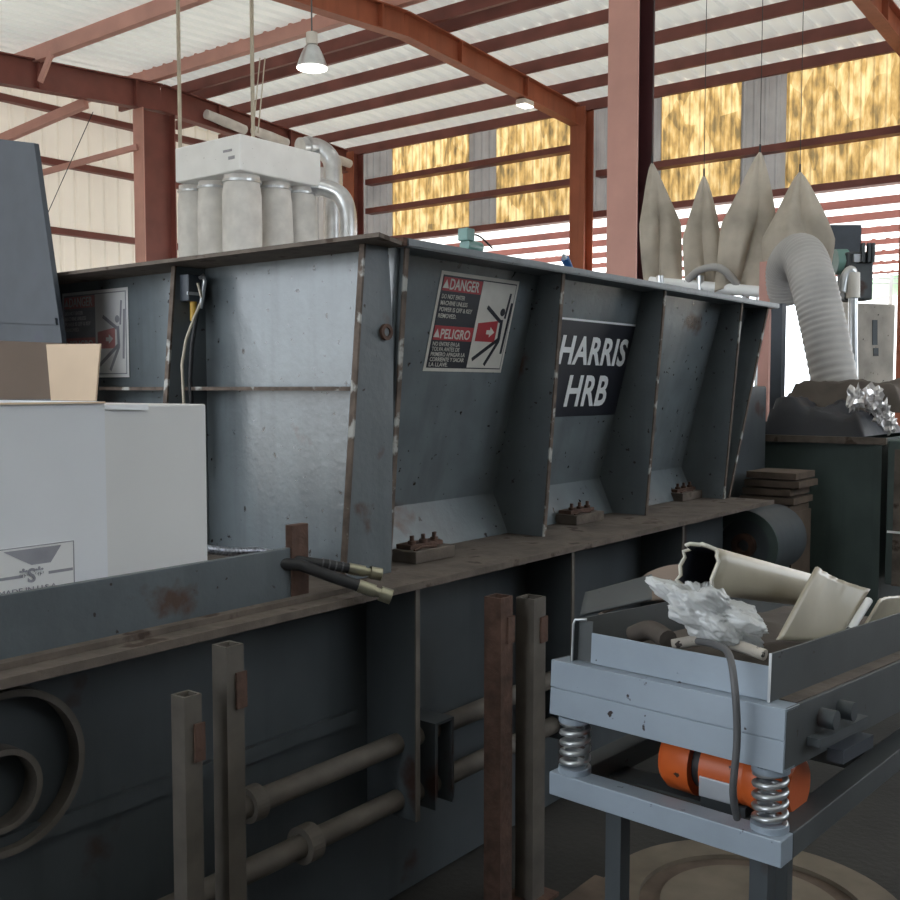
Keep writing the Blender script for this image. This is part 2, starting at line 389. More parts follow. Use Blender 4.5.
# strut from the left column and brace
a = P(137, 147, Y=16.3); c_ = P(30, 176, Y=18.3); 
tag(MB().beam(a, c_, .07, .1).build('roof_strut', 'pink'), 'pink horizontal strut running left from the tall column', 'brace', 'pink bracing struts')
a = P(86, 103, Y=16.35); c_ = P(0, 140, Y=18.2)
tag(MB().beam(a, c_+(c_-a)*.02, .12, .16).build('roof_strut', 'pink'), 'pink sloping strut under the left rafter', 'brace', 'pink bracing struts')
a = P(52, 52, t=16.8); c_ = P(40, 82, t=16.9)
tag(MB().beam(a, c_, .05, .09).build('knee_brace', 'pink'), 'short pink knee brace between beam and rafter top left', 'brace')
a = P(93, 112, Y=16.4); c_ = P(38, 235, Y=YW-.05)
tag(MB().tube([a, c_], .008, 6).build('bracing_rod', 'rubber'), 'thin slanting rod in front of the cream sheet wall', 'rod')
# canopy beyond the back wall
c = corr((XB+.4, -12, 4.97), V((1, 0, -.01)), V((0, 1, 0)), 13, 40, .3, '', '', h=.03, rib=.08)
o = c.build('neighbouring_canopy_sheet', 'canopy', fixn=False)
tag(o, 'white translucent canopy roof beyond the back wall', 'canopy roof')
for i, x in enumerate((18.9, 20.5, 22.3, 24.1, 26.0, 28.0, 30.2)):
    b = MB().box(x-.05, x+.05, -12, 28, 4.80, 4.935)
    tag(recenter(b.build('canopy_purlin', 'primer')), 'brown purlin under the white canopy beyond the yellow panels, %s from the wall' % ['first', 'second', 'third', 'fourth', 'fifth', 'sixth', 'seventh'][i], 'canopy beam', 'canopy purlins')
# ================================================================ BALER
baler = thing('scrap_baler', 'grey blue baler with flared hopper, rusty flange and HARRIS HRB lettering', 'baler', (3.2, 2.9, 0))
TZ, FZ, KZ = 2.03, 1.05, 1.2
X0, X1 = 2.30, 5.2; Y1 = 4.3
def yp(z):  # sloping front panel
    return 2.065+(TZ-z)*.252 if z >= KZ else 2.274-(KZ-z)*.45
def xp(z): return 2.284+(TZ-z)*.003
# front panels (face -Y) between ribs
ribs = [X0, 3.166, 3.974, 4.798]
def xe(z): return 5.15-(TZ-z)*.30        # end wall leans in towards the bottom
def ribY(z): return 1.97+(TZ-z)*.08
hop = MB()
rows = [TZ, KZ, FZ+.002]
hop = MB()
xa = X0
for a, b_ in zip(rows[:-1], rows[1:]):
    p = [V((X0, yp(a), a)), V((xe(a), yp(a), a)), V((xe(b_), yp(b_), b_)), V((X0, yp(b_), b_))]
    hop.prism(p, (0, .012, 0))
front = hop.build('hopper_side', 'panel', baler)
side = MB()
for a, b_ in zip(rows[:-1], rows[1:]):
    p = [V((xp(a), 1.99+(TZ-a)*.07, a)), V((xp(a), Y1, a)), V((xp(b_), Y1, b_)), V((xp(b_), 1.99+(TZ-b_)*.07, b_))]
    side.prism(p, (.012, 0, 0))
side.build('hopper_end', 'panel', baler)
b = MB().prism([(xe(TZ), yp(TZ), TZ), (xe(TZ), Y1, TZ), (xe(FZ), Y1, FZ+.002), (xe(FZ), yp(FZ), FZ+.002)], (.012, 0, 0)); b.build('hopper_end', 'panel', baler)
b = MB().prism([(X0, Y1, TZ), (xe(TZ), Y1, TZ), (xe(FZ), Y1, FZ+.002), (X0, Y1, FZ+.002)], (0, .012, 0)); b.build('hopper_side', 'panel', baler)
# ribs on front side: plates facing -X with rusty edge
def front_rib(x, x_low=None, top=None):
    xl = x if x_low is None else x_low
    n = 8; poly = []
    zs = [TZ-.02, KZ, FZ+.002]
    outer = [V((x+(xl-x)*(TZ-z)/(TZ-FZ), ribY(z), z)) for z in (TZ-.02, FZ+.002)]
    inner = [V((x+(xl-x)*(TZ-z)/(TZ-FZ), yp(z)+.004, z)) for z in (FZ+.002, KZ, TZ-.02)]
    r = MB().prism(outer+inner, (.014, 0, 0)).build('hopper_rib', 'paint', baler)
    e = MB(); a, c_ = outer
    e.prism([a+V((-.002, -.002, 0)), a+V((.016, -.002, 0)), c_+V((.016, -.002, 0)), c_+V((-.002, -.002, 0))], (0, .006, 0)).build('rusty_edge', 'edge', r)
for x in ribs: front_rib(x)
front_rib(5.14, 4.86)
# corner gusset on the end face and ribs on end face (plates facing -Y)
def end_rib(y, xt=2.16, xb=2.07, w=.014, inner=None):
    outer = [V((xt, y, TZ-.021)), V((xb, y, FZ+.002))]; inner = inner or [V((xp(FZ)+.004, y, FZ+.002)), V((xp(KZ)+.004, y, KZ)), V((xp(TZ)+.004, y, TZ-.021))]
    r = MB().prism(outer+inner, (0, w, 0)).build('hopper_rib', 'paint', baler)
    a, c_ = outer
    MB().prism([a+V((-.002, -.002, 0)), a+V((-.002, w+.004, 0)), c_+V((-.002, w+.004, 0)), c_+V((-.002, -.002, 0))], (.007, 0, 0)).build('rusty_edge', 'edge', r)
    return r
gus = end_rib(2.005, inner=[V((2.27, 2.005, FZ+.002)), V((2.282, 2.005, 1.55)), V((2.283, 2.005, 1.75)), V((2.262, 2.005, TZ-.021))]); end_rib(2.87); end_rib(3.95)
g = P(386, 332, Y=2.0)
MB().ring((g.x, 2.004, g.z), (0, -1, 0), .013, .024, .01, 28).build('rust_ring', 'rust', gus)
MB().cyl((g.x, 2.004, g.z), (g.x, 1.998, g.z), .012).build('bolt_head', 'paint', gus)
# dark block added to close the bright gap beyond the hopper
zh = P(758, 386, X=5.32).z
MB().box(5.27, 6.0, 2.3, 4.2, .02, zh).build('ram_housing', 'body', baler, bevel=.01)
MB().box(5.2599, 5.2695, 2.3, 4.2, .02, zh-.25).build('housing_plate', 'body', baler)
# rim
b = MB().prism([(2.09, 1.885, TZ-.02), (2.26, 1.95, TZ-.02), (2.268, 1.99, TZ-.02), (2.268, Y1+.06, TZ-.02), (2.09, Y1+.06, TZ-.02)], (0, 0, .012)); b.build('hopper_rim', 'dusty', baler)
b = MB().box(2.27, 2.31, 1.955, Y1, TZ-.018, TZ+.006); b.build('hopper_rim', 'rust', baler)
b = MB().box(2.29, 5.24, 1.955, 2.075, TZ-.02, TZ+.0); b.box(2.29, 5.24, 1.95, 1.957, TZ-.016, TZ+.004); b.build('hopper_rim', 'paint', baler)
b = MB().box(5.13, 5.24, 2.075, Y1, TZ-.02, TZ); b.build('hopper_rim', 'paint', baler)
# ledges on end face
for y0, y1 in ((2.02, 2.868), (2.886, 3.948)):
    b = MB().box(2.19, xp(1.6)+.004, y0, y1, 1.592, 1.604); b.build('hopper_ledge', 'edge', baler)
# flange plate + second lip
b = MB().box(-1.2, 4.92, 1.845, 4.6, FZ-.014, FZ)
b.build('flange_plate', 'dusty', baler)
b = MB().box(-1.2, 4.92, 1.838, 1.8449, FZ-.018, FZ+.002); b.build('flange_lip', 'dusty', baler)
b = MB().box(-1.2, 2.02, 1.9, 1.93, FZ+.001, FZ+.014); b.build('guide_strip', 'dusty', baler)
# rail upstand on left
ra = P(0, 602, Y=1.955)
b = MB().box(-1.2, 1.815, 1.95, 1.965, FZ+.001, 1.187); b.build('rail_plate', 'paint', baler, bevel=.002)
b = MB().box(1.815, 1.875, 1.945, 1.97, FZ+.001, 1.245); b.build('rail_end_post', 'rust', baler, bevel=.002)
# lower body
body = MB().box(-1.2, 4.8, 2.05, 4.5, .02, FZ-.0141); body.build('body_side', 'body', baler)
for px in (415, 571, 681):
    x = P(px, 600, Y=1.86).x
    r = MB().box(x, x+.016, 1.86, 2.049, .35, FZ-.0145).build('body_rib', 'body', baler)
    MB().box(x-.001, x+.017, 1.856, 1.861, .35, FZ-.0145).build('rib_edge', 'bodypipe', r)
    # bracket tying the pipes
for x in (.35, 1.25):
    pass
b = MB().box(-1.2, 2.15, 2.03, 2.049, .62, .66); b.build('body_seam', 'body', baler)
# hinge blocks on flange
def block(px, py, w, label):
    p = P(px, py, Z=FZ)
    x, y = p.x, p.y
    c = MB().box(x-w/2, x+w/2, y-.05, y+.05, FZ+.001, FZ+.04)
    r = c.build('wedge_block', 'dusty', baler, bevel=.003)
    q = MB().box(x-w/2+.015, x+w/2-.02, y-.015, y+.045, FZ+.0405, FZ+.055); q.build('clamp_bar', 'rust', r, bevel=.002)
    for i in range(3):
        xx = x-w*.3+i*w*.28; 
        MB().tube([(xx, y, FZ+.055), (xx, y, FZ+.066)], .014, 6).tube([(xx, y, FZ+.066), (xx, y, FZ+.082)], .007, 10).build('bolt', 'rust', r)
    MB().tube([(x-w*.45, y-.035, FZ+.042), (x-w*.2, y-.03, FZ+.048), (x+w*.1, y-.035, FZ+.044)], .004, 6).build('wire_tie', 'rust', r)
block(424, 559, .20, ''); block(580, 522, .22, ''); block(684, 499, .24, '')
# drain spots below flange: small bolts
for px, py in ((450, 574), (322, 610), (590, 540)):
    p = P(px, py+4, Y=1.9); MB().cyl((p.x, 1.9, FZ-.0145), (p.x, 1.9, FZ-.035), .012, 12).build('bolt', 'rust', baler)
# sign builder
def sign(parent, O, ex, ey, w, h, mw, mr_, mb, lw, name='danger_sign', label=None):
    ez = ex.cross(ey).normalized()
    def rect(x0, x1, y0, y1, d, matn, nm, par):
        q = [O+ex*x0+ey*y0+ez*d, O+ex*x1+ey*y0+ez*d, O+ex*x1+ey*y1+ez*d, O+ex*x0+ey*y1+ez*d]
        return MB().prism(q, ez*.0008).build(nm, matn, par)
    s = rect(0, w, -h, 0, .001, mw, name, parent)
    if label: s['label'] = label
    rect(.012*w/.4, w-.012, -h+.012, -.012, .002, mb, 'sign_border', s)
    k = .52
    rect(w*k, w-.016, -h+.016, -.016, .003, mw, 'picture_panel', s)
    rect(.017, w*k-.003, -h*.19, -.018, .003, mr_, 'header_band', s)
    rect(.017, w*k-.003, -h*.68, -h*.535, .003, mr_, 'header_band', s)
    T = w*k-.03
    def tri(cx, cy, r):
        MB().prism([O+ex*(cx-r)+ey*(cy-r*.8)+ez*.004, O+ex*(cx+r)+ey*(cy-r*.8)+ez*.004, O+ex*cx+ey*(cy+r)+ez*.004], ez*.0005).build('warning_triangle', mw, s)
    tri(.033, -h*.125, .016); tri(.033, -h*.615, .016)
    text('DANGER', .05, O+ex*.053+ey*(-h*.17)+ez*.004, ex, ey, mw, s, width=T-.04, bold=.0008)
    text('PELIGRO', .045, O+ex*.053+ey*(-h*.66)+ez*.004, ex, ey, mw, s, width=T-.04, bold=.0008)
    for i, (ln, f) in enumerate((('DO NOT ENTER', .62), ('MACHINE UNLESS', .72), ('POWER IS OFF & KEY', .88), ('REMOVED.', .48))):
        text(ln, .0205, O+ex*.022+ey*(-h*.265-i*.0205*h/.32)+ez*.004, ex, ey, mw, s, width=T*f, bold=.0002)
    for i, (ln, f) in enumerate((('NO ENTRE EN LA', .72), ('TOLVA ANTES DE', .74), ('PRIMERO APAGAR LA', .92), ('CORRIENTE Y SACAR', .92), ('LA LLAVE.', .5))):
        text(ln, .0195, O+ex*.022+ey*(-h*.738-i*.0168*h/.32)+ez*.004, ex, ey, mw, s, width=T*f, bold=.0002)
    # pictogram
    px0 = w*k; pw = w-.016-px0; 
    def pt(u, v, d=.004): return O+ex*(px0+pw*u)+ey*(-h*v)+ez*d
    MB().prism([pt(.08, .48), pt(.66, .44), pt(.66, .67), pt(.08, .67)], ez*.0006).build('red_ram', mr_, s)
    MB().prism([pt(.36, .545, .005), pt(.46, .545, .005), pt(.46, .51, .005), pt(.6, .565, .005), pt(.46, .62, .005), pt(.46, .59, .005), pt(.36, .59, .005)], ez*.0005).build('arrow', mw, s)
    def bar(a, b_, r):
        A = pt(*a); B = pt(*b_); d = (B-A).normalized(); sd = d.cross(ez)*r
        MB().prism([A-sd-d*r*.6, A+sd-d*r*.6, B+sd+d*r*.6, B-sd+d*r*.6], ez*.0006).build('figure_bar', 'signblack' if mb == 'signblack' else mb, s)
    bar((.88, .15), (.84, .40), .0055); bar((.97, .25), (.93, .78), .0062)
    bar((.28, .31), (.70, .44), .007); bar((.76, .44), (.78, .64), .008)
    bar((.76, .64), (.12, .86), .007); bar((.78, .66), (.50, .91), .007)
    MB().cyl(pt(.74, .345, .004), pt(.74, .345, .0046), .014, 20).build('figure_head', mb, s)
    return s
n_ = V((0, -1, -.252)).normalized(); po = V((3, 2.065, TZ))
ey = V((0, -.252, 1)).normalized(); ex = V((1, 0, 0))
c0 = PP(440, 270, po, n_); c1 = PP(518, 281, po, n_); c2 = PP(426, 371, po, n_)
sw = c1.x-c0.x; shh = (c0-c2).dot(ey)
O = V((c0.x+.008, c0.y, c0.z))
sign(baler, O-n_*0+ (-ex.cross(ey))*0, ex, ey, sw, shh, 'signwhite', 'signred', 'signblack', 1, label='warning sign reading DANGER and PELIGRO on the front panel')
# copy on the end face, glare painted into its pale colours
ney = V((0, 0, 1)); nn = V((-1, 0, 0)); qo = V((2.2825, 3, TZ))
d0 = PP(66, 291, qo, nn); d1 = PP(128, 287, qo, nn); d2 = PP(66, 375, qo, nn)
d0 = V((d1.x, d1.y+.44, d1.z))
sign(baler, d0, V((0, -1, 0)), ney, .44, .335, 'fade', 'fadered', 'fadeblack', 1, label='sun bleached warning sign on the end panel')
# HARRIS decal
xL = ribs[1]+.02
t0 = PP(560, 319, po, n_); t1 = PP(633, 328, po, n_); t2 = PP(612, 414, po, n_)
zt, zb = t0.z, PP(575, 416, po, n_).z
def on(x, z, d=0): return V((x, yp(z), z))+V((0, -1, -.252)).normalized()*d
q = [on(xL, zb, .001), on(t2.x+.03 if t2.x+.03 < ribs[2]-.005 else ribs[2]-.005, zb, .001), on(ribs[2]-.004, zt, .001), on(xL, zt, .001)]
dec = MB().prism(q, V((0, -1, -.252)).normalized()*.0008).build('name_panel', 'signblack', baler)
MB().prism([on(xL, zt, .001), on(ribs[2]-.004, zt, .001), on(ribs[2]-.004, zt+.008, .001), on(xL, zt+.008, .001)], V((0, -1, -.252)).normalized()*.001).build('pale_border', 'letters', dec)
h1b = PP(560, 362, po, n_); h1r = PP(628, 366, po, n_); h2a = PP(563, 405, po, n_); h2r = PP(606, 408, po, n_)
text('HARRIS', .158, on(PP(557, 362, po, n_).x, PP(590, 364, po, n_).z, .003), ex, ey, 'letters', dec, width=(h1r.x-PP(557, 362, po, n_).x)*.92, bold=.004, spacing=1.05)
text('HRB', .18, on(h2a.x, PP(585, 405, po, n_).z, .003), ex, ey, 'letters', dec, width=(h2r.x-h2a.x)*.92, bold=.004, spacing=1.05)
# pipes along the body
def pipe(y, z, x0, x1, r, nm='hydraulic_pipe'):
    return MB().cyl((x0, y, z), (x1, y, z), r, 20).build(nm, 'bodypipe', baler)
pu = P(430, 735, Y=1.9); pl = P(430, 790, Y=1.9)
u = pipe(1.93, pu.z, P(236, 800, Y=1.93).x, 4.8, .03); l = pipe(1.93, pl.z, -.6, 4.8, .03)
MB().ring((P(300, 838, Y=1.93).x, 1.93, pl.z), (1, 0, 0), .031, .05, .045, 28).build('pipe_collar', 'bodypipe', l)
MB().ring((P(30, 890, Y=1.93).x, 1.93, pl.z), (1, 0, 0), .031, .05, .05, 28).build('pipe_collar', 'bodypipe', l)
MB().ring((P(246, 815, Y=1.93).x, 1.93, pu.z), (1, 0, 0), .031, .045, .04, 28).build('pipe_collar', 'bodypipe', u)
# bracket boxes
for px in (430,):
    x = P(px, 760, Y=1.88).x
    MB().box(x, x+.09, 1.86, 2.048, pu.z+.04, pu.z+.048).box(x, x+.012, 1.86, 2.048, pl.z-.045, pu.z+.04).box(x+.08, x+.09, 1.86, 2.048, pl.z-.045, pu.z+.04).build('pipe_bracket', 'body', baler)
# big round port at lower left
rc = P(12, 775, Y=2.0)
MB().ring((rc.x, 2.049, rc.z), (0, -1, 0), .160, .175, .04, 60).build('cylinder_port', 'bodypipe', baler)
MB().ring((rc.x-.02, 2.049, rc.z-.03), (0, -1, 0), .075, .088, .05, 40).build('port_ring', 'bodypipe', baler)
# upright square posts in front of the body
def post(pxl, pxr, pyt, Y, label, mt='bodypipe'):
    a = P(pxl, pyt, Y=Y); c = P(pxr, pyt, Y=Y); sp = c.x-a.x; w = sp*.52; a.x += sp*.47
    t = thing('steel_upright', label, 'post', (a.x+w/2, Y+w/2, 0), 'square steel uprights')
    t_ = .006
    MB().box(a.x, a.x+w, Y, Y+t_, 0, a.z).box(a.x, a.x+w, Y+w-t_, Y+w, 0, a.z).box(a.x, a.x+t_, Y+t_, Y+w-t_, 0, a.z).box(a.x+w-t_, a.x+w, Y+t_, Y+w-t_, 0, a.z).build('tube', mt, t)
    MB().box(a.x+w*.5, a.x+w+.004, Y-.006, Y-.0005, a.z-.14, a.z-.06).build('welded_tab', 'rust', t)
    MB().box(a.x-.04, a.x+w+.04, Y-.03, Y+w+.03, .0, .012).build('foot_plate', 'rust', t)
post(168, 202, 703, 1.70, 'short rusty square upright leftmost of the four in front of the baler')
post(210, 244, 652, 1.72, 'tall pale square upright, second from left in front of the baler')
post(490, 513, 602, 1.72, 'dark square upright in front of the baler, left one of the centre pair', 'rust')
post(523, 546, 603, 1.70, 'brown square upright in front of the baler, right one of the centre pair')
# ---- junction box, hook and wires on rib of end face
jb = P(187, 287, Y=2.86)
t = thing('junction_box', 'small grey junction box with cable fixed high on the hopper end rib', 'junction box', (jb.x, 2.84, jb.z-.05))
MB().box(jb.x-.025, jb.x+.03, 2.82, 2.869, jb.z-.05, jb.z+.04).build('housing', 'navy', t, bevel=.004)
MB().box(jb.x-.032, jb.x+.036, 2.815, 2.8199, jb.z-.03, jb.z-.02).build('cover_lip', 'plate', t)
MB().cyl((jb.x+.01, 2.84, jb.z-.05), (jb.x+.01, 2.84, jb.z-.115), .012).build('yellow_plug', 'yellow', t)
w = [P(198, 283, Y=2.8), P(202, 300, Y=2.8), P(194, 318, Y=2.8), P(186, 340, Y=2.8), P(182, 365, Y=2.8), P(184, 405, Y=2.82), P(186, 470, Y=2.82)]
tag(MB().tube(w, .005, 8).build('hanging_cable', 'wire'), 'thin pale cable hanging down the hopper end rib', 'cable', 'cables on the hopper end rib')
w = [P(196, 276, Y=2.83), P(199, 300, Y=2.83), P(192, 345, Y=2.83), P(190, 380, Y=2.84), P(196, 470, Y=2.84)]
tag(MB().tube(w, .008, 8).build('hanging_cable', 'rubber'), 'dark cable hanging behind the thin pale one on the hopper end rib', 'cable', 'cables on the hopper end rib')
w = P(200, 290, Y=2.8)
tag(MB().tube([w+V((0, 0, .04)), w+V((.012, 0, .05)), w+V((.02, 0, .03)), w+V((.01, 0, -.02)), w+V((0, 0, -.06))], .007, 8).build('steel_hook', 'galv'), 'shiny steel hook hanging beside the junction box', 'hook')
# ================================================================ HOSES
def hose(pts, r, label, fit0):
    t = thing('hydraulic_hose', label, 'hose', (pts[0].x, pts[0].y, FZ), 'hydraulic hoses on the flange')
    MB().tube(pts, r, 16).build('hose', 'rubber', t)
    a = pts[-1]; d = (pts[-1]-pts[-2]).normalized()
    cf = MB().tube([a-d*.01, a+d*.035], r*1.12, 16).tube([a+d*.035, a+d*.05], r*.8, 12).build('crimp_sleeve', 'fitting', t)
    nt = MB(); e = a+d*.05
    n6 = MB().tube([e, e+d*.03], r*1.35, 6, cap=False).ring(e+d*.03, d, r*.7, r*1.3, .001, 24).build('hex_nut', 'fitting', t)
    MB().cyl(e+d*.025, e+d*.028, r*.9).build('bore', 'rubber', t)
    for i in range(4):
        p = a-d*(.03+i*.018)
        MB().ring(p, d, r, r*1.1, .004, 16).build('spiral_guard', 'cable', t) if fit0 else None
h = [P(250, 553, Z=1.09)+V((0, .04, 0)), P(300, 561, Y=1.93), P(325, 564, Y=1.90), P(352, 569, Y=1.86)]
h[0].z = 1.08
hose(h, .0135, 'upper black hydraulic hose with spiral guard and open end over the flange', True)
h = [P(262, 562, Y=1.99), P(300, 565, Y=1.93), P(330, 576, Y=1.87), P(362, 587, Y=1.81)]
hose(h, .0155, 'lower thicker black hydraulic hose with zinc fitting hanging past the flange edge', False)
h = [P(205, 549, Y=2.1), P(230, 552, Y=2.1), P(255, 551, Y=2.1), P(285, 556, Y=2.1)]
tag(MB().tube(h, .012, 12).build('braided_hose', 'braid'), 'braided steel hose lying behind the rail beside the carton', 'hose')
# ================================================================ CARTONS
cx1 = P(207, 480, Y=2.0).x; cxm = P(106, 480, Y=1.985).x
ztop = P(207, 404, Y=2.0).z
t = thing('open_carton', 'white cardboard carton with raised brown flaps behind the rail at left', 'carton', (.85, 2.3, FZ))
zt2 = P(60, 402, Y=1.985).z
th = .005
MB().box(.2, cxm, 1.985, 1.985+th, FZ, zt2).build('front_panel', 'carton', t)
MB().box(cxm-th, cxm, 1.985+th, 2.52, FZ, zt2).build('side_panel', ['carton'], t)
MB().box(.2, cxm, 2.52, 2.525, FZ, zt2).build('back_panel', 'kraft', t)
MB().box(.2, cxm-th, 1.991, 2.519, FZ, FZ+.006).build('bottom_panel', 'kraft', t)
# back flap raised, side flap raised
f0 = P(88, 343, Y=2.5); f1 = P(110, 343, Y=2.44)
MB().prism([(.2, 2.521, zt2), (f0.x, 2.521, zt2), (f0.x, 2.54, P(60, 343, Y=2.53).z), (.2, 2.54, P(0, 339, Y=2.53).z)], (0, .004, 0)).build('back_flap', 'kraft', t)
fa = V((cxm, 2.02, zt2+.001)); fb = V((cxm, 2.2, zt2+.001))
zt3 = P(109, 344, Y=2.02).z
MB().prism([fa, fb, V((cxm+.015, 2.24, zt3+.004)), V((cxm+.015, 2.02, zt3))], (.004, 0, 0)).build('side_flap', 'kraft2', t)
# front flap folded out a little
MB().prism([(.2, 1.984, zt2), (cxm, 1.984, zt2), (cxm, 1.981, zt2-.004), (.2, 1.981, zt2-.004)], (0, -.002, 0)).build('flap_edge', 'kraft2', t)
# printed label
lx0 = P(-25, 560, Y=1.98).x; lx1 = P(75, 560, Y=1.98).x; lz1 = P(70, 541, Y=1.98).z; lz0 = FZ+.06
lab = MB().box(lx0, lx1, 1.983, 1.9845, lz0, lz1).build('printed_label', 'fade', t)
MB().box(lx0, lx1, 1.9822, 1.983, lz1-.002, lz1).box(lx1-.002, lx1, 1.9822, 1.983, lz0, lz1).build('label_border', 'fadeblack', lab)
e = V((1, 0, 0)); uu = V((0, 0, 1))
MB().prism([(lx0+.06, 1.9828, lz1-.006), (lx1-.03, 1.9828, lz1-.006), (lx1-.055, 1.9828, lz1-.04), (lx0+.12, 1.9828, lz1-.04)], (0, -.0006, 0)).build('printed_wings', 'fadeblack', lab)
MB().box(lx0, lx0+.1, 1.9824, 1.9828, lz1-.064, lz1-.058).build('printed_bar', 'fadeblack', lab)
MB().box(lx1-.06, lx1-.004, 1.9824, 1.9828, lz1-.064, lz1-.058).build('printed_bar', 'fadeblack', lab)
text('*S*', .04, V((lx1-.125, 1.982, lz1-.075)), e, uu, 'fadeblack', lab, bold=.001)
text('MADE IN U.S.A.', .016, V((lx1-.17, 1.982, lz1-.096)), e, uu, 'fadeblack', lab, width=.13)
t = thing('closed_carton', 'plain white cardboard carton right of the open one with flaps', 'carton', ((cx1+cxm)/2, 2.3, FZ))
MB().box(cxm+.004, cx1, 2.0, 2.45, FZ, ztop).build('box_panels', 'carton2', t, bevel=.004)
MB().prism([(cxm+.004, 1.999, ztop+.002), (cxm+.12, 1.999, ztop+.001), (cxm+.12, 1.996, ztop-.012), (cxm+.004, 1.996, ztop-.008)], (0, -.003, 0)).build('top_flap', 'carton', t)
# ================================================================ dark slanted plate machine at the far left
X_ = 2.02
def q(px, py): return P(px, py, X=X_)
t = thing('slanted_chute', 'slate blue slanted steel chute rising at the left edge behind the cartons', 'machine', (2.1, q(30, 300).y, FZ))
pl = [q(-60, 132), q(34, 143), q(62, 343), q(62, 440), q(-60, 440)]
MB().prism(pl, (.02, 0, 0)).build('front_plate', 'navy', t, bevel=.002)
e0, e1 = q(34, 143), q(62, 343)
MB().prism([q(-60, 312), q(57, 318), q(58, 325), q(-60, 320)], (-.008, 0, 0)).build('cross_ledge', 'navy', t)
# ================================================================ DUST COLLECTOR
X_, Y_ = 8.6, 10.1
zt_ = P(240, 133, X=8.6).z; zb_ = P(240, 170, X=8.6).z
yy0 = P(240, 150, X=8.6).y; yy1 = P(175, 165, X=8.6).y; xx1 = P(321, 175, Y=yy0).x
t = thing('filter_bag_unit', 'white dust collector box with cylindrical filter bags hanging below it', 'dust collector', (9.5, 10.7, 2.0))
hb = MB().box(8.6, xx1, yy0, yy1, zb_, zt_).build('box_housing', 'white', t, bevel=.02)
MB().box(8.594, 8.599, yy0+.15, yy0+.32, zt_-.2, zt_-.17).box(8.594, 8.599, yy0+.1, yy0+.22, zt_-.3, zt_-.26).build('label_plate', 'fadeblack', hb)
def fbag(cx, cy, r, ztop_, zbot, sway=(0, 0)):
    rings = []; n = 28
    for i in range(22):
        f = i/21; z = ztop_+(zbot-ztop_)*f
        rr = r*(1+.02*math.sin(f*9+cx*7)); 
        if i < 2: rr *= .94
        rings.append([V((cx+sway[0]*f+math.cos(a)*rr*(1+.012*math.sin(a*5+f*4)), cy+sway[1]*f+math.sin(a)*rr, z)) for a in [2*math.pi*k/n for k in range(n)]])
    o = MB().loft(rings).build('filter_bag', 'bag', t)
    MB().ring((cx, cy, ztop_-.09), (0, 0, 1), r*.93, r*1.03, .03, 28).build('band_clamp', 'galv', o)
r = .25
for px, xx, yy, sw in ((193, 8.9, None, (0, 0)), (213, 8.9, None, (0, 0)), (242, 8.88, None, (0, 0))):
    p = P(px, 200, X=xx); fbag(xx, max(p.y, yy0+.22), r if px > 220 else .2, zb_, 1.8)
for px in (275, 300):
    p = P(px, 200, Y=yy0+.3); fbag(p.x, p.y, .22, zb_, 1.8, (.12, 0))
b = MB()
for cx_, cy_ in ((8.65, yy1-.05), (9.0, P(253, 130, X=9.0).y)):
    MB().box(cx_-.018, cx_+.018, cy_-.018, cy_+.018, zt_, rt(cx_)+.02).build('hanger_rod', 'wire', t)
for cx_ in (9.0, xx1-.1): MB().box(cx_-.03, cx_+.03, yy1+.001, yy1+.06, 0, zb_+.3).build('support_post', 'cream', t)
# silver ducts
def duct(pts, r, label):
    t = thing('silver_duct', label, 'duct', (pts[-1].x, pts[-1].y, 0), 'silver ducts beside the filter unit')
    o = MB().tube(pts, r, 20).build('duct_pipe', 'galv', t)
    for k in (2, len(pts)-2):
        d = (pts[k+1]-pts[k]).normalized(); MB().ring(pts[k], d, r*.98, r*1.12, .07, 24).build('duct_collar', 'rubber' if k > 2 else 'galv', t)
def curve(pts, n=8):
    out = []; q = [pts[0]]+pts+[pts[-1]]
    for i in range(1, len(q)-2):
        for k in range(n):
            u = k/n; a, b_, c_, d = q[i-1], q[i], q[i+1], q[i+2]
            out.append(.5*((2*b_)+(-a+c_)*u+(2*a-5*b_+4*c_-d)*u*u+(-a+3*b_-3*c_+d)*u**3))
    return out+[q[-2]]
tt = 14.6
duct(curve([P(300, 147, t=tt-.2), P(318, 148, t=tt), P(330, 158, t=tt), P(333, 175, t=tt), P(333, 240, t=tt), P(333, 330, t=tt)], 5), .13, 'upper silver elbow duct right of the white filter unit')
tt = 14.0
duct(curve([P(308, 186, t=tt), P(325, 188, t=tt), P(341, 196, t=tt), P(348, 215, t=tt), P(348, 250, t=tt), P(348, 330, t=tt)], 5), .12, 'lower silver elbow duct right of the white filter unit')
# insulation rolls on rafter
for i, (a, c_) in enumerate((((206, 114), (245, 130)), ((253, 130), (287, 143)), ((334, 158), (350, 164)))):
    A = P(*a, Y=16.15); B = P(*c_, Y=16.15)
    tag(MB().tube([A, A.lerp(B, .5), B], [.09, .1, .09], 12).build('insulation_roll', 'bag'), ['pale padded roll along the rafter above the white filter unit, leftmost', 'pale padded roll along the rafter above the white filter unit, middle one', 'short pale padded roll on the rafter above the silver ducts'][i], 'padded roll', 'padded rolls on the rafter')
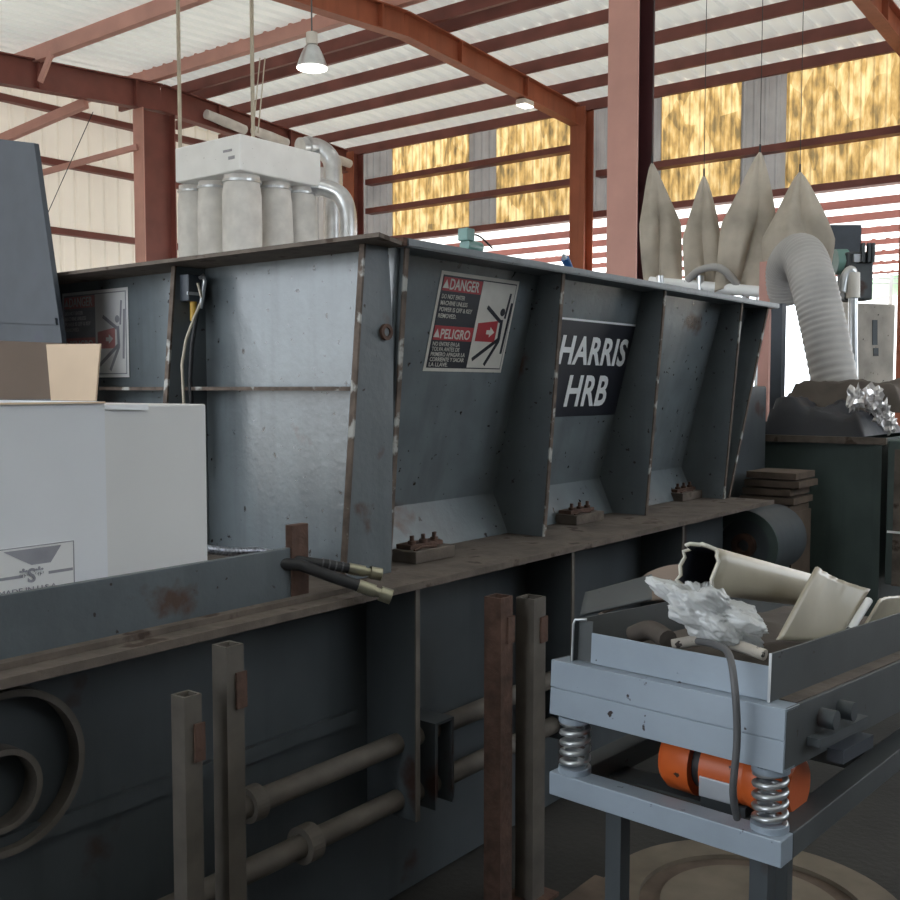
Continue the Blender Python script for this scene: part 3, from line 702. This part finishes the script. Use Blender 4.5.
# ================================================================ LAMPS
lp = P(312, 58, t=12.5)
t = thing('high_bay_lamp', 'glass high bay lamp hanging under the ridge, left of top centre', 'lamp', lp-V((0, 0, .2)))
prof = [(.05, .16), (.09, .13), (.13, .05), (.17, -.05), (.19, -.12)]
MB().loft([[lp+V((math.cos(a)*r_, math.sin(a)*r_, z_)) for a in [2*math.pi*k/28 for k in range(28)]] for r_, z_ in prof], cap=False).build('lamp_shade', 'galv', t)
MB().cyl(lp+V((0, 0, -.11)), lp+V((0, 0, -.13)), .185, 28).build('lamp_glass', 'lamp', t)
MB().tube([lp+V((0, 0, .16)), lp+V((0, 0, .3))], .07, 16).build('ballast', 'cream', t)
MB().tube([lp+V((0, 0, .3)), V((lp.x, lp.y, rt(lp.x)+.2))], .01, 8).build('hanging_rod', 'cable', t)
lp = P(527, 105, t=18.0)
lz = rt(lp.x)-.38
t = thing('flood_lamp', 'small bright oval lamp fixed under the orange brown rafter', 'lamp', (lp.x, 10.3, lz-.1))
MB().box(lp.x-.16, lp.x+.16, 10.2, 10.4, lz-.1, lz).build('lamp_housing', 'cream', t, bevel=.03)
MB().box(lp.x-.14, lp.x+.14, 10.21, 10.39, lz-.115, lz-.101).build('lamp_glass', 'lamp', t)
# hanging chain/cord of lamp area
for i, (px, lab_) in enumerate(((257, 'left one of two thin wires above the filter unit'), (262, 'right one of two thin wires above the filter unit'))):
    a = P(px-4, 133, t=12.6); c_ = P(px+3, 58, t=12.8)
    tag(MB().tube([a, c_], .008, 6).build('hanging_wire', 'wire'), lab_, 'wire', 'wires above the filter unit')
# ================================================================ items on hopper rim
p = P(470, 238, Y=2.03)
t = thing('rim_motor', 'small teal motor with square box sitting on the hopper rim', 'motor', (p.x, 2.03, TZ+.001))
s_ = .0035
MB().box(p.x-.045, p.x+.075, 1.995, 2.06, TZ+.001, TZ+.012).build('base_plate', 'teal', t)
MB().tube([(p.x-.03, 2.03, TZ+.032), (p.x+.05, 2.03, TZ+.030), (p.x+.06, 2.03, TZ+.028)], [.02, .02, .01], 16).build('motor_body', 'teal', t)
MB().box(p.x-.04, p.x, 2.01, 2.05, TZ+.045, TZ+.085).build('terminal_box', 'teal', t, bevel=.003)
MB().tube(curve([V((p.x+.0, 2.03, TZ+.07)), V((p.x+.04, 2.02, TZ+.066)), V((p.x+.085, 2.0, TZ+.03))]), .003, 6).build('motor_lead', 'rubber', t)
p = P(570, 268, Y=2.03)
t = thing('blue_wrapped_tool', 'blue wrapped handle leaning up from the hopper rim', 'tool', (p.x, 2.03, TZ))
a = V((p.x+.03, 2.04, TZ+.002))
MB().tube([a, a+V((-.05, 0, .05))], [.013, .016], 10).build('wrapping', 'blue', t)
MB().tube([a+V((-.05, 0, .05)), a+V((-.062, 0, .062))], [.011, .006], 10).build('tip', 'plate', t)
# ================================================================ right background: sock filter row
def sock(px, py0, py1, wpx, t_, label, lean=0, seed=0, tipx=0):
    top = P(px+tipx, py0, t=t_); bot = P(px+lean, py1, t=t_); w_ = wpx/FOC*t_
    n = 64; rings = []; rnd = random.Random(seed)
    ph = [rnd.uniform(0, 6.28) for _ in range(4)]
    N = 26
    for i in range(N):
        f = i/(N-1); c = top.lerp(bot, f)
        wr = w_/2*(min(1, (f*1.9)**.8)*(1-.12*max(0, f-.6)))+.008; dr = wr*.75
        rg = []
        for k in range(n):
            a = 2*math.pi*k/n
            fold = 1+.22*math.sin(3*a+ph[0]+f*1.5)*min(1, f*2)+.10*math.sin(7*a+ph[1]-f*2)
            cr = math.exp(-((a-1.5*math.pi+.5*math.sin(f*4+ph[3]))/.38)**2)
            fold *= 1-.75*cr*min(1, .3+f)
            rg.append(c+RT*(math.cos(a)*wr*fold)+Fh*(math.sin(a)*dr*fold)+V((0, 0, .03*math.sin(a*2+ph[2])*f)))
        rings.append(rg)
    t = thing('filter_sock', label, 'filter bag', (bot.x, bot.y, bot.z), 'dirty pointed filter socks')
    MB().loft(rings).build('cloth', 'oldbag', t)
    MB().tube([top+V((0, 0, -.02)), top+V((0, 0, .06))], .008, 8).build('hanging_loop', 'rubber', t)
    MB().tube([top+V((0, 0, .06)), V((top.x, top.y, rt(top.x)))], .003, 5).build('suspension_cord', 'rubber', t)
sock(664, 163, 283, 34, 8.6, 'dirty pointed cloth filter sock immediately right of the maroon column', -2, 3, -12)
sock(704, 176, 292, 32, 8.4, 'narrow dark filter sock, second from the maroon column', 0, 5, 0)
sock(748, 152, 292, 46, 8.2, 'tall pale filter sock, third from the maroon column', -8, 11, 12)
sock(800, 172, 300, 58, 8.0, 'widest filter sock, behind the flexible duct', 0, 17, 0)
a = P(650, 282, t=8.5); c_ = P(762, 292, t=8.0)
t = thing('manifold_pipe', 'white horizontal pipe under the row of filter socks', 'pipe', a)
MB().tube([a, c_], .045, 16).build('pipe', 'white', t)
MB().tube(curve([P(688, 280, t=8.3), P(700, 270, t=8.2), P(720, 268, t=8.1), P(738, 285, t=8.1)]), .03, 12).build('bent_branch', 'flex', t)
for px in (660, 700, 745):
    MB().cyl(P(px, 276, t=8.25), P(px+1, 300, t=8.25), .03, 12).build('stub', 'galv', t)
MB().cyl(P(760, 290, t=8.02), V((P(760, 290, t=8.02).x, P(760, 290, t=8.02).y, 0)), .03, 12).build('stand_leg', 'galv', t)
# flexible duct
pts = curve([P(783, 300, t=7.95), P(785, 268, t=7.8), P(801, 255, t=7.5), P(812, 280, t=7.3), P(824, 330, t=7.2), P(838, 400, t=7.1), P(842, 425, t=7.1)], 40)
rad = [.155*(.75+.25*min(1, i/75))*(1+.022*math.sin(i*2*math.pi/4)) for i in range(len(pts))]
dct = tag(MB().tube(pts, rad, 24).build('flexible_duct', 'flex'), 'fat ribbed grey flexible duct bending down to the dark bin', 'duct')
# posts right
def vpost(px, py0, t_, w_, mt, label, cat='post', z0=0):
    a = P(px, py0, t=t_)
    o = MB().box(a.x-w_/2, a.x+w_/2, a.y-w_/2, a.y+w_/2, z0, a.z).build('frame_post', mt)
    tag(recenter(o), label, cat)
vpost(767, 262, 7.95, .085, 'pink', 'pinkish post beneath the widest filter sock')
vpost(779, 304, 6.9, .075, 'navy', 'dark square post just beyond the hopper end')
# pale machine cabinet at right
t_ = 8.2
c0 = P(836, 300, t=t_); 
t = thing('pale_dusty_cabinet', 'pale dusty machine cabinet with slots at the right edge', 'machine', V((c0.x, c0.y, 0)))
aa = P(838, 302, t=t_); bb = P(895, 308, t=t_+.25); dn = V((.12, .35, 0))
base = [V((aa.x, aa.y, 0)), V((bb.x, bb.y, 0)), V((bb.x, bb.y, 0))+V((.6, .2, 0)), V((aa.x, aa.y, 0))+V((.6, .2, 0))]
MB().prism(base, (0, 0, aa.z)).build('cabinet_body', 'offwhite', t, bevel=.01)
nrm = (bb-aa); nrm.z = 0; nrm.normalize(); fo = V((nrm.y, -nrm.x, 0)); 
if fo.dot(FW) > 0: fo = -fo
def on_face(px, py):
    return PP(px, py, V((aa.x, aa.y, 0)), fo)
for x0, x1, y0, y1 in ((872, 877, 320, 345), (873, 878, 348, 356), (849, 855, 322, 345), (850, 856, 350, 368)):
    ps = [on_face(x0, y1), on_face(x1, y1), on_face(x1, y0), on_face(x0, y0)]
    MB().prism([p_+fo*.002 for p_ in ps], fo*.004).build('slot', 'body', t)
# chrome riser pipe
pp = curve([P(842, 292, t=7.6), P(845, 276, t=7.6), P(851, 270, t=7.6), P(853, 280, t=7.6), P(853, 340, t=7.6), P(854, 405, t=7.6)], 6)
t = thing('bent_riser_pipe', 'shiny bent vertical pipe right of the flexible duct', 'pipe', pp[-1])
MB().tube(pp, .032, 14).build('pipe', 'galv', t)
MB().cyl(P(853, 273, t=7.6), P(853, 298, t=7.6), .05, 14).build('pale_sleeve', 'cream', t)
vb = P(846, 300, t=8.9)
t = thing('drive_motor_head', 'dark boxy motor head with green casting above the pale cabinet', 'motor', vb)
def scr(px0, px1, py0, py1, t_, dep, nm, mt, bv=.01):
    A = P(px0, py1, t=t_); B = P(px1, py1, t=t_); Cc = P(px0, py0, t=t_); d = (B-A); d.z = 0; nrm_ = V((-d.y, d.x, 0)).normalized()
    if nrm_.dot(FW) < 0: nrm_ = -nrm_
    return MB().prism([A, V((B.x, B.y, A.z)), V((B.x, B.y, Cc.z)), V((A.x, A.y, Cc.z))], nrm_*dep).build(nm, mt, t, bevel=bv)
scr(824, 861, 225, 268, 9.6, .3, 'control_box', 'navy')
MB().tube([P(834, 262, t=9.45), P(846, 262, t=9.45)], .117, 18).build('green_casting', 'teal', t)
scr(845, 873, 252, 300, 9.35, .22, 'gearbox', 'body', .02)
scr(854, 864, 254, 262, 9.3, .04, 'nameplate', 'plate', .002)
for px in (862, 868, 872): scr(px, px+3, 243, 262, 9.28, .05, 'cooling_fin', 'body', .002)
# dark lid / support to the ground under the motor head
scr(838, 850, 268, 560, 9.7, .1, 'support_column', 'offwhite')
# railing and pale green far building part
t = thing('pale_green_shed', 'pale green and white shed far beyond at the right edge', 'shed', P(890, 388, t=30)*1)
t.location.z = 0
scr(889, 930, 275, 296, 30, 1.5, 'shed_wall', 'greenp')
scr(886, 889, 256, 444, 29.9, .1, 'shed_post', 'zinc')
for i in range(6): scr(872, 930, 258+i*5, 259.2+i*5, 29.8, .05, 'wall_slat', 'zinc', 0)
scr(889, 930, 296, 444, 30.2, 1.5, 'shed_base', 'white')
# dark green bin
A = P(758, 435, t=6.3)
bx = A.x; by = A.y; by2 = P(884, 440, X=bx).y
t = thing('steel_bin', 'dark green steel bin under the black plastic sheet', 'bin', (bx+.4, (by+by2)/2, 0))
zb = A.z
MB().box(bx, bx+.02, by2, by, .05, zb).build('front_wall', 'bin', t)
MB().box(bx+.02, bx+1.0, by-.02, by, .05, zb).build('side_wall', 'bin', t)
MB().box(bx+.02, bx+1.0, by2, by2+.02, .05, zb).build('side_wall', 'bin', t)
MB().box(bx+1.0, bx+1.02, by2, by, .05, zb).build('back_wall', 'bin', t)
MB().box(bx+.02, bx+1.0, by2+.02, by-.02, .05, .07).build('bottom', 'bin', t)
MB().box(bx-.03, bx+.0, by2-.02, by+.0, zb-.035, zb+.005).build('top_rim', 'dusty', t)
MB().box(bx-.035, bx-.001, by2, by2+.04, 0, zb-.04).build('corner_post', 'bin', t)
MB().box(bx-.035, bx-.001, by-.04, by, 0, zb-.04).build('corner_post', 'bin', t)
# tarp heap
def heap(name, x0, x1, y0, y1, z0, h, mt, seed, jag=.05, prof=None, n=26):
    vs = []; fs = []
    for i in range(n+1):
        for j in range(n+1):
            u = i/n; v = j/n
            ed = min(1, 8*min(u, 1-u, v, 1-v))
            nn_ = noise.fractal(V((u*3+seed, v*3, seed)), 1, 2, 4)
            k = prof(u, v) if prof else 1
            vs.append(V((x0+(x1-x0)*u, y0+(y1-y0)*v, z0+h*k*ed+nn_*jag*ed)))
    for i in range(n):
        for j in range(n): a = i*(n+1)+j; fs.append((a, a+1, a+n+2, a+n+1))
    b_ = MB().add(vs, fs, True)
    rim = [i*(n+1) for i in range(n+1)]+[n*(n+1)+j for j in range(1, n+1)]+[i*(n+1)+n for i in range(n-1, -1, -1)]+[j for j in range(n-1, 0, -1)]
    b_.add([vs[i] for i in rim], [tuple(range(len(rim)))])
    return b_
pf = lambda u, v: .45+.55*max(0, (v-.1)) * (1-.25*u) if v < .9 else .95
o = heap('x', bx+.0, bx+.9, by2+.12, by-.0, zb+.006, P(800, 388, X=bx+.4).z-zb-.02, 'tarp', 3, .07, pf).build('plastic_sheet_heap', 'tarp')
tag(recenter(o), 'black plastic sheet heaped on top of the dark green bin', 'plastic sheet')
o = heap('x', bx+.42, bx+1.25, by2+.0, by+.05, zb+.14, .18, 'brownrag', 8, .05).build('dusty_cover', 'brownrag')
tag(recenter(o), 'brown dusty cover lying over the black plastic sheet', 'cover')
def crumple(c, r, mt, seed, nm, sc=(1, 1, 1), amp=.35, sub=4, fr=2.5):
    bm = bmesh.new(); bmesh.ops.create_icosphere(bm, subdivisions=sub, radius=1)
    for v in bm.verts:
        d = v.co.normalized(); k = 1+amp*(noise.fractal(d*fr+V((seed, 0, 0)), .7, 2.2, 5))+amp*.5*(abs(noise.noise(d*fr*2.3+V((0, seed, 0)))))
        v.co = V((d.x*sc[0], d.y*sc[1], d.z*sc[2]))*k*r+V(c)
    b_ = MB(); b_.add([v.co.copy() for v in bm.verts], [[q.index for q in f.verts] for f in bm.faces], False); bm.free()
    return b_.build(nm, mt)
for i, (px, py, r_) in enumerate(((855, 399, .045), (874, 400, .055), (882, 413, .05), (890, 424, .035))):
    p = P(px, py, t=5.9)
    o = crumple(p, r_, 'foil', 20+i, 'crumpled_wrapper', (.8, .8, 1.25), .9, 3, 2.6); recenter(o)
    tag(o, ['crumpled silvery scrap at the foot of the flexible duct', 'crumpled silvery scrap above the right end of the bin', 'crumpled silvery scrap hanging over the bin corner', 'small crumpled silvery scrap lowest at the bin corner'][i], 'scrap', 'silvery scraps by the bin')
# support for scraps: a dark ledge machine beside the bin
lx = P(893, 445, t=6.0)
t = thing('side_hopper', 'dark machine side at the right edge beside the green bin', 'machine', (lx.x, lx.y, 0))
q0 = P(886, 440, t=5.7); 
MB().box(q0.x, q0.x+1.1, q0.y-1.3, q0.y-.01, .5, q0.z).build('hopper_body', 'bin', t, bevel=.01)
MB().box(q0.x-.01, q0.x-.0005, q0.y-.1, q0.y-.05, .5, q0.z-.05).build('corner_strip', 'dusty', t)
for yy in (q0.y-1.2, q0.y-.15): MB().box(q0.x+.02, q0.x+.08, yy, yy+.06, 0, .5).build('leg', 'body', t)
p = P(893, 532, X=q0.x-.01); MB().box(q0.x-.02, q0.x-.011, p.y-.06, p.y+.03, p.z-.006, p.z+.006).build('white_strip', 'white', t)
# pallet stack + disc beside the hopper end
pq = P(760, 505, t=5.75)
t = thing('pallet_offcuts', 'brown timber offcuts stacked beyond the hopper end', 'timber', (pq.x, pq.y, 0))
for i in range(5):
    z = pq.z-.02+i*.045; a_ = P(738+i*2, 500, t=5.7); 
    MB().box(a_.x, a_.x+.3, a_.y-.28+random.uniform(-.03, .03), a_.y+.0, z, z+.035).build('timber_board', 'wood', t)
MB().box(a_.x-.0, a_.x+.3, a_.y-.26, a_.y-.02, 0, pq.z-.021).build('timber_block', 'wood', t)
pc = P(745, 545, t=5.1)
t = thing('round_drum', 'dark round drum end with rim, behind the broken beige shell', 'drum', (pc.x, pc.y, 0))
MB().cyl(pc, pc+V((.4, 0, 0)), .17, 40).build('drum_body', 'body', t)
MB().ring(pc+V((0, 0, 0)), (-1, 0, 0), .13, .175, .02, 40).build('drum_rim', 'bin', t)
MB().ring(pc+V((0, 0, 0)), (-1, 0, 0), .03, .06, .03, 24).build('hub', 'rust', t)
MB().box(pc.x+.05, pc.x+.35, pc.y-.1, pc.y+.1, 0, pc.z-.12).build('drum_stand', 'body', t)
# ================================================================ VIBRATING TABLE
zl = .76
A = P(549, 794, Z=zl); B = P(781, 869, Z=zl)
W = (B-A).length; e1 = (B-A).normalized(); e2 = V((-e1.y, e1.x, 0))
if e2.dot(FW) < 0: e2 = -e2
LEN = 1.15
def TL(p): return V((A.x, A.y, 0))+e1*p.x+e2*p.y+V((0, 0, p.z))
pitc = math.radians(3.4)
def TT(p):   # tray frame, hinged at front bottom z0 .93
    y, z = p.y, p.z-.93
    return V((A.x, A.y, 0))+e1*p.x+e2*(y*math.cos(pitc)+z*math.sin(pitc))+V((0, 0, .93+z*math.cos(pitc)-y*math.sin(pitc)))
cart = thing('vibrating_table', 'blue grey vibrating sorting table on coil springs at lower right', 'table', TL(V((W/2, LEN/2, 0))))
bt = .048
base = MB().box(0, W, 0, .05, zl, zl+bt, TL).build('base_frame', 'cart', cart, bevel=.002)
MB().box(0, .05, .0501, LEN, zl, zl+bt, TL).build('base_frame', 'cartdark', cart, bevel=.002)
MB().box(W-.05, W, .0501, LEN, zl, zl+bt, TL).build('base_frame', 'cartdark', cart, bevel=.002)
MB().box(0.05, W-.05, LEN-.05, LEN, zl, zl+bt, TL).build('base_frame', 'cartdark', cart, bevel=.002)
MB().box(0.051, W-.051, .55, .6, zl, zl+bt-.002, TL).build('cross_bar', 'cartdark', cart, bevel=.002)
for u, v in ((.10, .06), (W-.10, .09), (.02, LEN-.07), (W-.07, LEN-.07)):
    lg = MB().box(u, u+.036, v, v+.036, 0.008, zl, TL).build('leg', 'body', cart)
    MB().box(u-.03, u+.08, v-.03, v+.08, 0, .008, TL).build('foot_plate', 'body', lg)
# springs
def spring(u, v, z0, z1):
    pts = []; n = 90; turns = 5
    for i in range(n+1):
        f = i/n; a = f*turns*2*math.pi
        pts.append(TL(V((u+.027*math.cos(a), v+.027*math.sin(a), z0+.008+(z1-z0-.016)*f))))
    s = MB().tube(pts, .0062, 8).build('coil_spring', 'spring', cart)
    MB().cyl(TL(V((u, v, z0))), TL(V((u, v, z0+.012))), .034, 20).build('spring_seat', 'cart', s)
    MB().cyl(TL(V((u, v, z1-.012))), TL(V((u, v, z1))), .034, 20).build('spring_seat', 'cart', s)
ztr = .93
def trayz(v): return ztr-v*math.sin(pitc)
spring(.04, .035, zl+bt+.0005, trayz(.035)-.001); spring(W-.04, .04, zl+bt+.0005, trayz(.04)-.001)
spring(.04, LEN-.04, zl+bt+.0005, trayz(LEN-.04)-.001); spring(W-.04, LEN-.04, zl+bt+.0005, trayz(LEN-.04)-.001)
# tray channel (outer ledge)
ch = .112
MB().box(0, W, 0, .006, ztr, ztr+ch*.5-.001, TT).box(0, W, 0.0012, .006, ztr+ch*.5-.0009, ztr+ch*.5+.001, TT).box(0, W, -.001, .006, ztr+ch*.5+.001, ztr+ch, TT).box(0, W, .0061, .06, ztr+ch-.006, ztr+ch, TT).box(0, W, .0061, .05, ztr, ztr+.006, TT).build('front_channel', 'cart', cart, bevel=.0015)
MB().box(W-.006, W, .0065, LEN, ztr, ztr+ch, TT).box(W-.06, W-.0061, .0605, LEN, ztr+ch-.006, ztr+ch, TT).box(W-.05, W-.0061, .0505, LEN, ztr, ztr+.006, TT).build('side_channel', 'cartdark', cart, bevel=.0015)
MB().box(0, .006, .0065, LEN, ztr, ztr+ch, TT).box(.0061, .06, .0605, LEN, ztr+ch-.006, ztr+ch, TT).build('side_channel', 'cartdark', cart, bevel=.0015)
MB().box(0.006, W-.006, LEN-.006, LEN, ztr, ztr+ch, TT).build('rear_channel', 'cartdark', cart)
MB().box(W-.06, W-.0061, .0611, LEN, ztr+ch+.0002, ztr+ch+.002, TT).build('dust_layer', 'dusty', cart)
# pan
pz = ztr+ch+.001
MB().box(.075, W-.045, .03, .034, pz, pz+.062, TT).build('pan_front', 'cart', cart, bevel=.001)
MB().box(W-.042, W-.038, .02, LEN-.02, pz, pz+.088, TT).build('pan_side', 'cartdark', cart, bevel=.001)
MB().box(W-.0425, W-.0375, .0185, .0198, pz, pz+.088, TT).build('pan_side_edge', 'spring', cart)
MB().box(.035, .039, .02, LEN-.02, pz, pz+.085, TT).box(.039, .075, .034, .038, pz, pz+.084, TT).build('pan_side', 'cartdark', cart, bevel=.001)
MB().tube([TT(V(p)) for p in ((.037, .019, pz), (.037, .019, pz+.075), (.041, .019, pz+.085), (.062, .03, pz+.087))], .003, 8).build('pan_edge', 'spring', cart)
MB().box(.04, W-.043, .04, LEN-.02, pz-.01, pz-.003, TT).build('pan_floor', 'cartdark', cart)
# handle / latch on the side channel
for v in (.16, .25):
    MB().cyl(TT(V((W+.0, v, ztr+.07))), TT(V((W+.03, v, ztr+.07))), .018, 16).build('clamp_knob', 'body', cart)
MB().box(W+.0, W+.025, .10, .34, ztr+.03, ztr+.045, TT).build('clamp_bar', 'body', cart)
MB().box(W+.0, W+.03, .20, .36, ztr-.02, ztr+.005, TT).build('clamp_foot', 'navy', cart)
# motor
mv = .17
def onv(px, py):
    o_ = TL(V((0, mv, 0))); p_ = PP(px, py, o_, e2); return (p_-TL(V((0, 0, 0)))).dot(e1), p_.z
uL, zL = onv(672, 765); uR, zR = onv(800, 785)
mz_ = (zL+zR)/2+.01
ms = (uR-uL)/.405
def mc(u): return TL(V((uL+(u-.13)*ms, mv, mz_)))
mot = MB().tube([mc(.13), mc(.15), mc(.235)], [.057, .066, .068], 28).build('vibration_motor', 'orange', cart)
mot['label'] = 'orange motor under the tray'
MB().tube([mc(.235), mc(.265)], .05, 24).build('motor_neck', 'rubber', mot)
MB().tube([mc(.265), mc(.40)], .06, 28).build('motor_barrel', 'orange', mot)
MB().tube([mc(.40), mc(.43), mc(.52), mc(.535)], [.06, .066, .064, .05], 28).build('end_cap', 'orange', mot)
MB().box(uL+.14*ms, uL+.24*ms, mv-.063, mv-.056, mz_-.045, mz_-.005, TL).build('rating_plate', 'plate', mot, bevel=.002)
MB().box(uL+.13*ms, uL+.27*ms, mv-.04, mv+.05, mz_-.075, mz_-.054, TL).build('motor_foot', 'body', mot)
MB().box(uL+.15*ms, uL+.23*ms, mv-.03, mv+.03, mz_+.05, mz_+.07, TL).build('terminal_cover', 'orange', mot)
MB().box(.05, W-.05, mv-.02, mv+.05, zl+.005, mz_-.0752, TL).build('motor_crossbar', 'cartdark', cart)
# cable
cb = [P(690, 640, t=2.0), P(716, 645, t=1.90), P(729, 655, t=1.83), P(735, 690, t=1.79), P(737, 740, t=1.79), P(733, 790, t=1.80), P(737, 818, t=1.84)]
tag(MB().tube(curve(cb), .0068, 10).build('power_cable', 'cable'), 'grey power cable looping over the front of the vibrating table', 'cable')
# ---- contents of the tray
def shell(name, A_, B_, w, h, label, seed, open_a=True, bulge=.3, jag=.012):
    d = (B_-A_); L = d.length; d.normalize(); sd = d.cross(UPZ).normalized(); up = sd.cross(d).normalized()
    prof = []; n = 26
    for k in range(n):
        a = 2*math.pi*k/n; c, s = math.cos(a), math.sin(a)
        prof.append((w/2*math.copysign(abs(c)**.65, c), h/2*math.copysign(abs(s)**.65, s)))
    rings = []; N = 16; rnd = random.Random(seed); j0 = [rnd.uniform(-jag, jag*2) for _ in range(n)]; j1 = [rnd.uniform(-jag, jag) for _ in range(n)]
    for i in range(N):
        f = i/(N-1); rg = []
        for k, (x, y) in enumerate(prof):
            o_ = j0[k]*(1-f)**3+j1[k]*f**3
            rg.append(A_+d*(L*f+o_)+sd*x+up*(y*(1-.25*f)))
        rings.append(rg)
    t = thing(name, label, 'casing', (A_+B_)/2-V((0, 0, h/2)))
    b_ = MB().loft(rings, cap=False); o = b_.build('shell', 'beige', t, fixn=True); 
    md = o.modifiers.new('solid', 'SOLIDIFY'); md.thickness = .005; md.offset = -1; o.data.materials.append(M['black']); md.material_offset = 1; md.material_offset_rim = 0  # inner faces coloured black to stand for the shade inside
    eb = MB().tube(rings[0]+[rings[0][0]], .0032, 6).build('broken_edge', 'beigein', t)
    return t
shell('broken_duct_shell', P(697, 568, t=1.98), P(826, 594, t=2.42), .082, .095, 'broken beige plastic duct shell with dark jagged open end', 3)
# second shell: curved plate leaning
def plate(name, corners, label, bend, mt='beige', cat='casing', n=14, thick=.006, wav=.0):
    a, b_, c_, d = corners; nrm_ = (b_-a).cross(d-a).normalized(); vs = []; fs = []
    for i in range(n+1):
        for j in range(n+1):
            u = i/n; v = j/n; p_ = a.lerp(b_, u).lerp(d.lerp(c_, u), v)
            p_ = p_+nrm_*(bend*math.sin(math.pi*u)+wav*math.sin(u*34)*v**4)
            vs.append(p_)
    for i in range(n):
        for j in range(n): k = i*(n+1)+j; fs.append((k, k+1, k+n+2, k+n+1))
    t = MB().add(vs, fs, True).build(name, mt); md = t.modifiers.new('s', 'SOLIDIFY'); md.thickness = thick
    tag(recenter(t), label, cat); return t
plate('curved_shell_piece', [P(776, 640, t=1.93), P(836, 641, t=2.14), P(868, 590, t=2.26), P(815, 567, t=2.14)], 'upright curved beige shell piece with crimped top edge in the tray', -.012, wav=.002)
plate('shell_fragment', [P(856, 638, t=2.26), P(905, 632, t=2.5), P(912, 596, t=2.55), P(878, 600, t=2.32)], 'rough beige shell fragment at the right end of the tray', -.015, wav=.002)
tag(recenter(MB().tube([P(850, 630, t=2.17), P(869, 600, t=2.22)], .0085, 10).build('white_rod', 'white')), 'short white rod between the two beige shell pieces', 'rod')
plate('dark_scrap_plate', [P(580, 614, t=2.2), P(652, 598, t=2.3), P(652, 574, t=2.42), P(585, 592, t=2.35)], 'dark steel plate across the left end of the tray', 0, 'cartdark', 'plate')
plate('cardboard_scrap', [P(598, 616, t=2.3), P(668, 600, t=2.35), P(690, 566, t=2.5), P(648, 574, t=2.45)], 'brown cardboard scrap behind the plastic bag in the tray', .01, 'kraft', 'cardboard', thick=.004)
tag(recenter(MB().tube(curve([P(632, 636, t=2.15), P(650, 630, t=2.12), P(668, 640, t=2.05)]), .02, 12).build('rag_roll', 'brownrag')), 'grey brown rolled rag under the plastic bag', 'rag')
tag(recenter(MB().tube(curve([P(672, 645, t=1.98), P(715, 640, t=1.97), P(765, 655, t=1.9)]), .011, 10).build('pipe_offcut', 'offwhite')), 'pale dusty tube lying along the tray front under the plastic bag', 'tube')
c_ = P(710, 612, t=1.99)
bm = bmesh.new(); bmesh.ops.create_icosphere(bm, subdivisions=6, radius=1); bb_ = MB(); vv = []
for v in bm.verts:
    d = v.co.normalized()
    k = 1+.42*noise.noise(d*1.9+V((4, 0, 2)))-.16*abs(noise.noise(d*4.2+V((1, 7, 0))))**.6+.06*noise.noise(d*11)-.05*abs(noise.noise(d*16))
    x, y, z = d.x*k*.098, d.y*k*.075, d.z*k*.062
    vv.append(c_+RT*(x-.1*z)+Fh*y+V((0, 0, z-.34*x)))
bb_.add(vv, [[q.index for q in f.verts] for f in bm.faces], True); bm.free()
bagm = bb_.build('plastic_bag', 'plastic')
recenter(bagm); tag(bagm, 'crumpled clear plastic bag lying in the tray', 'plastic bag')
# fill heap (scrap pieces) under
o = heap('x', 0, 1, 0, 1, 0, .035, 'brownrag', 12, .02, n=20)
o.v = [TT(V((.05+(W-.1)*p.x, .05+(LEN-.1)*p.y, pz+p.z))) for p in o.v]
ob = o.build('scrap_fines', 'brownrag'); ob['kind'] = 'stuff'; tag(ob, 'dark brown scrap fines covering the tray floor', 'scrap')
# big tan disc on the floor under the table
dc = P(752, 905, Z=.06)
t = thing('tan_disc', 'large tan dusty disc lying on the floor under the table', 'disc', (dc.x, dc.y, 0))
dr = (P(600, 897, Z=.06)-dc).length
MB().ring((dc.x, dc.y, .0), (0, 0, 1), dr*.74, dr, .06, 64).build('outer_ring', 'tan', t)
MB().ring((dc.x, dc.y, .0), (0, 0, 1), dr*.60, dr*.739, .045, 64).build('dark_groove', 'wood', t)
MB().cyl((dc.x, dc.y, .0), (dc.x, dc.y, .055), dr*.599, 64).build('inner_face', 'tan', t)
# floor scrap at bottom
for i, (px, py, lab_) in enumerate(((300, 898, 'dark timber sleeper on the floor before the baler, left one'), (430, 880, 'dark timber sleeper on the floor before the baler, right one'))):
    p = P(px, py, Z=.1) if False else V((1.6+i*.8, 1.5, .0))
    tag(recenter(MB().box(p.x-.3, p.x+.3, p.y-.05, p.y+.05, 0, .1).build('timber_sleeper', 'wood', bevel=.004)), lab_, 'timber')
# ================================================================ LIGHT
w = bpy.data.worlds.new('sky'); S.world = w; w.use_nodes = True
nt = w.node_tree; bg = nt.nodes['Background']
bg.inputs[0].default_value = (.86, .93, 1.0, 1); bg.inputs[1].default_value = 3.2
sun = bpy.data.objects.new('sun', bpy.data.lights.new('sun', 'SUN')); COL.objects.link(sun)
sun.data.energy = 5; sun.data.angle = math.radians(1.5); sun.data.color = (1, .93, .82)
sd = V((-.55, .25, -1.0)).normalized(); sun.rotation_euler = sd.to_track_quat('-Z', 'Y').to_euler()
S.view_settings.view_transform = 'Standard'; S.view_settings.look = 'None'; S.view_settings.gamma = 1
S.view_settings.exposure = 0.5; S.view_settings.use_curve_mapping = False
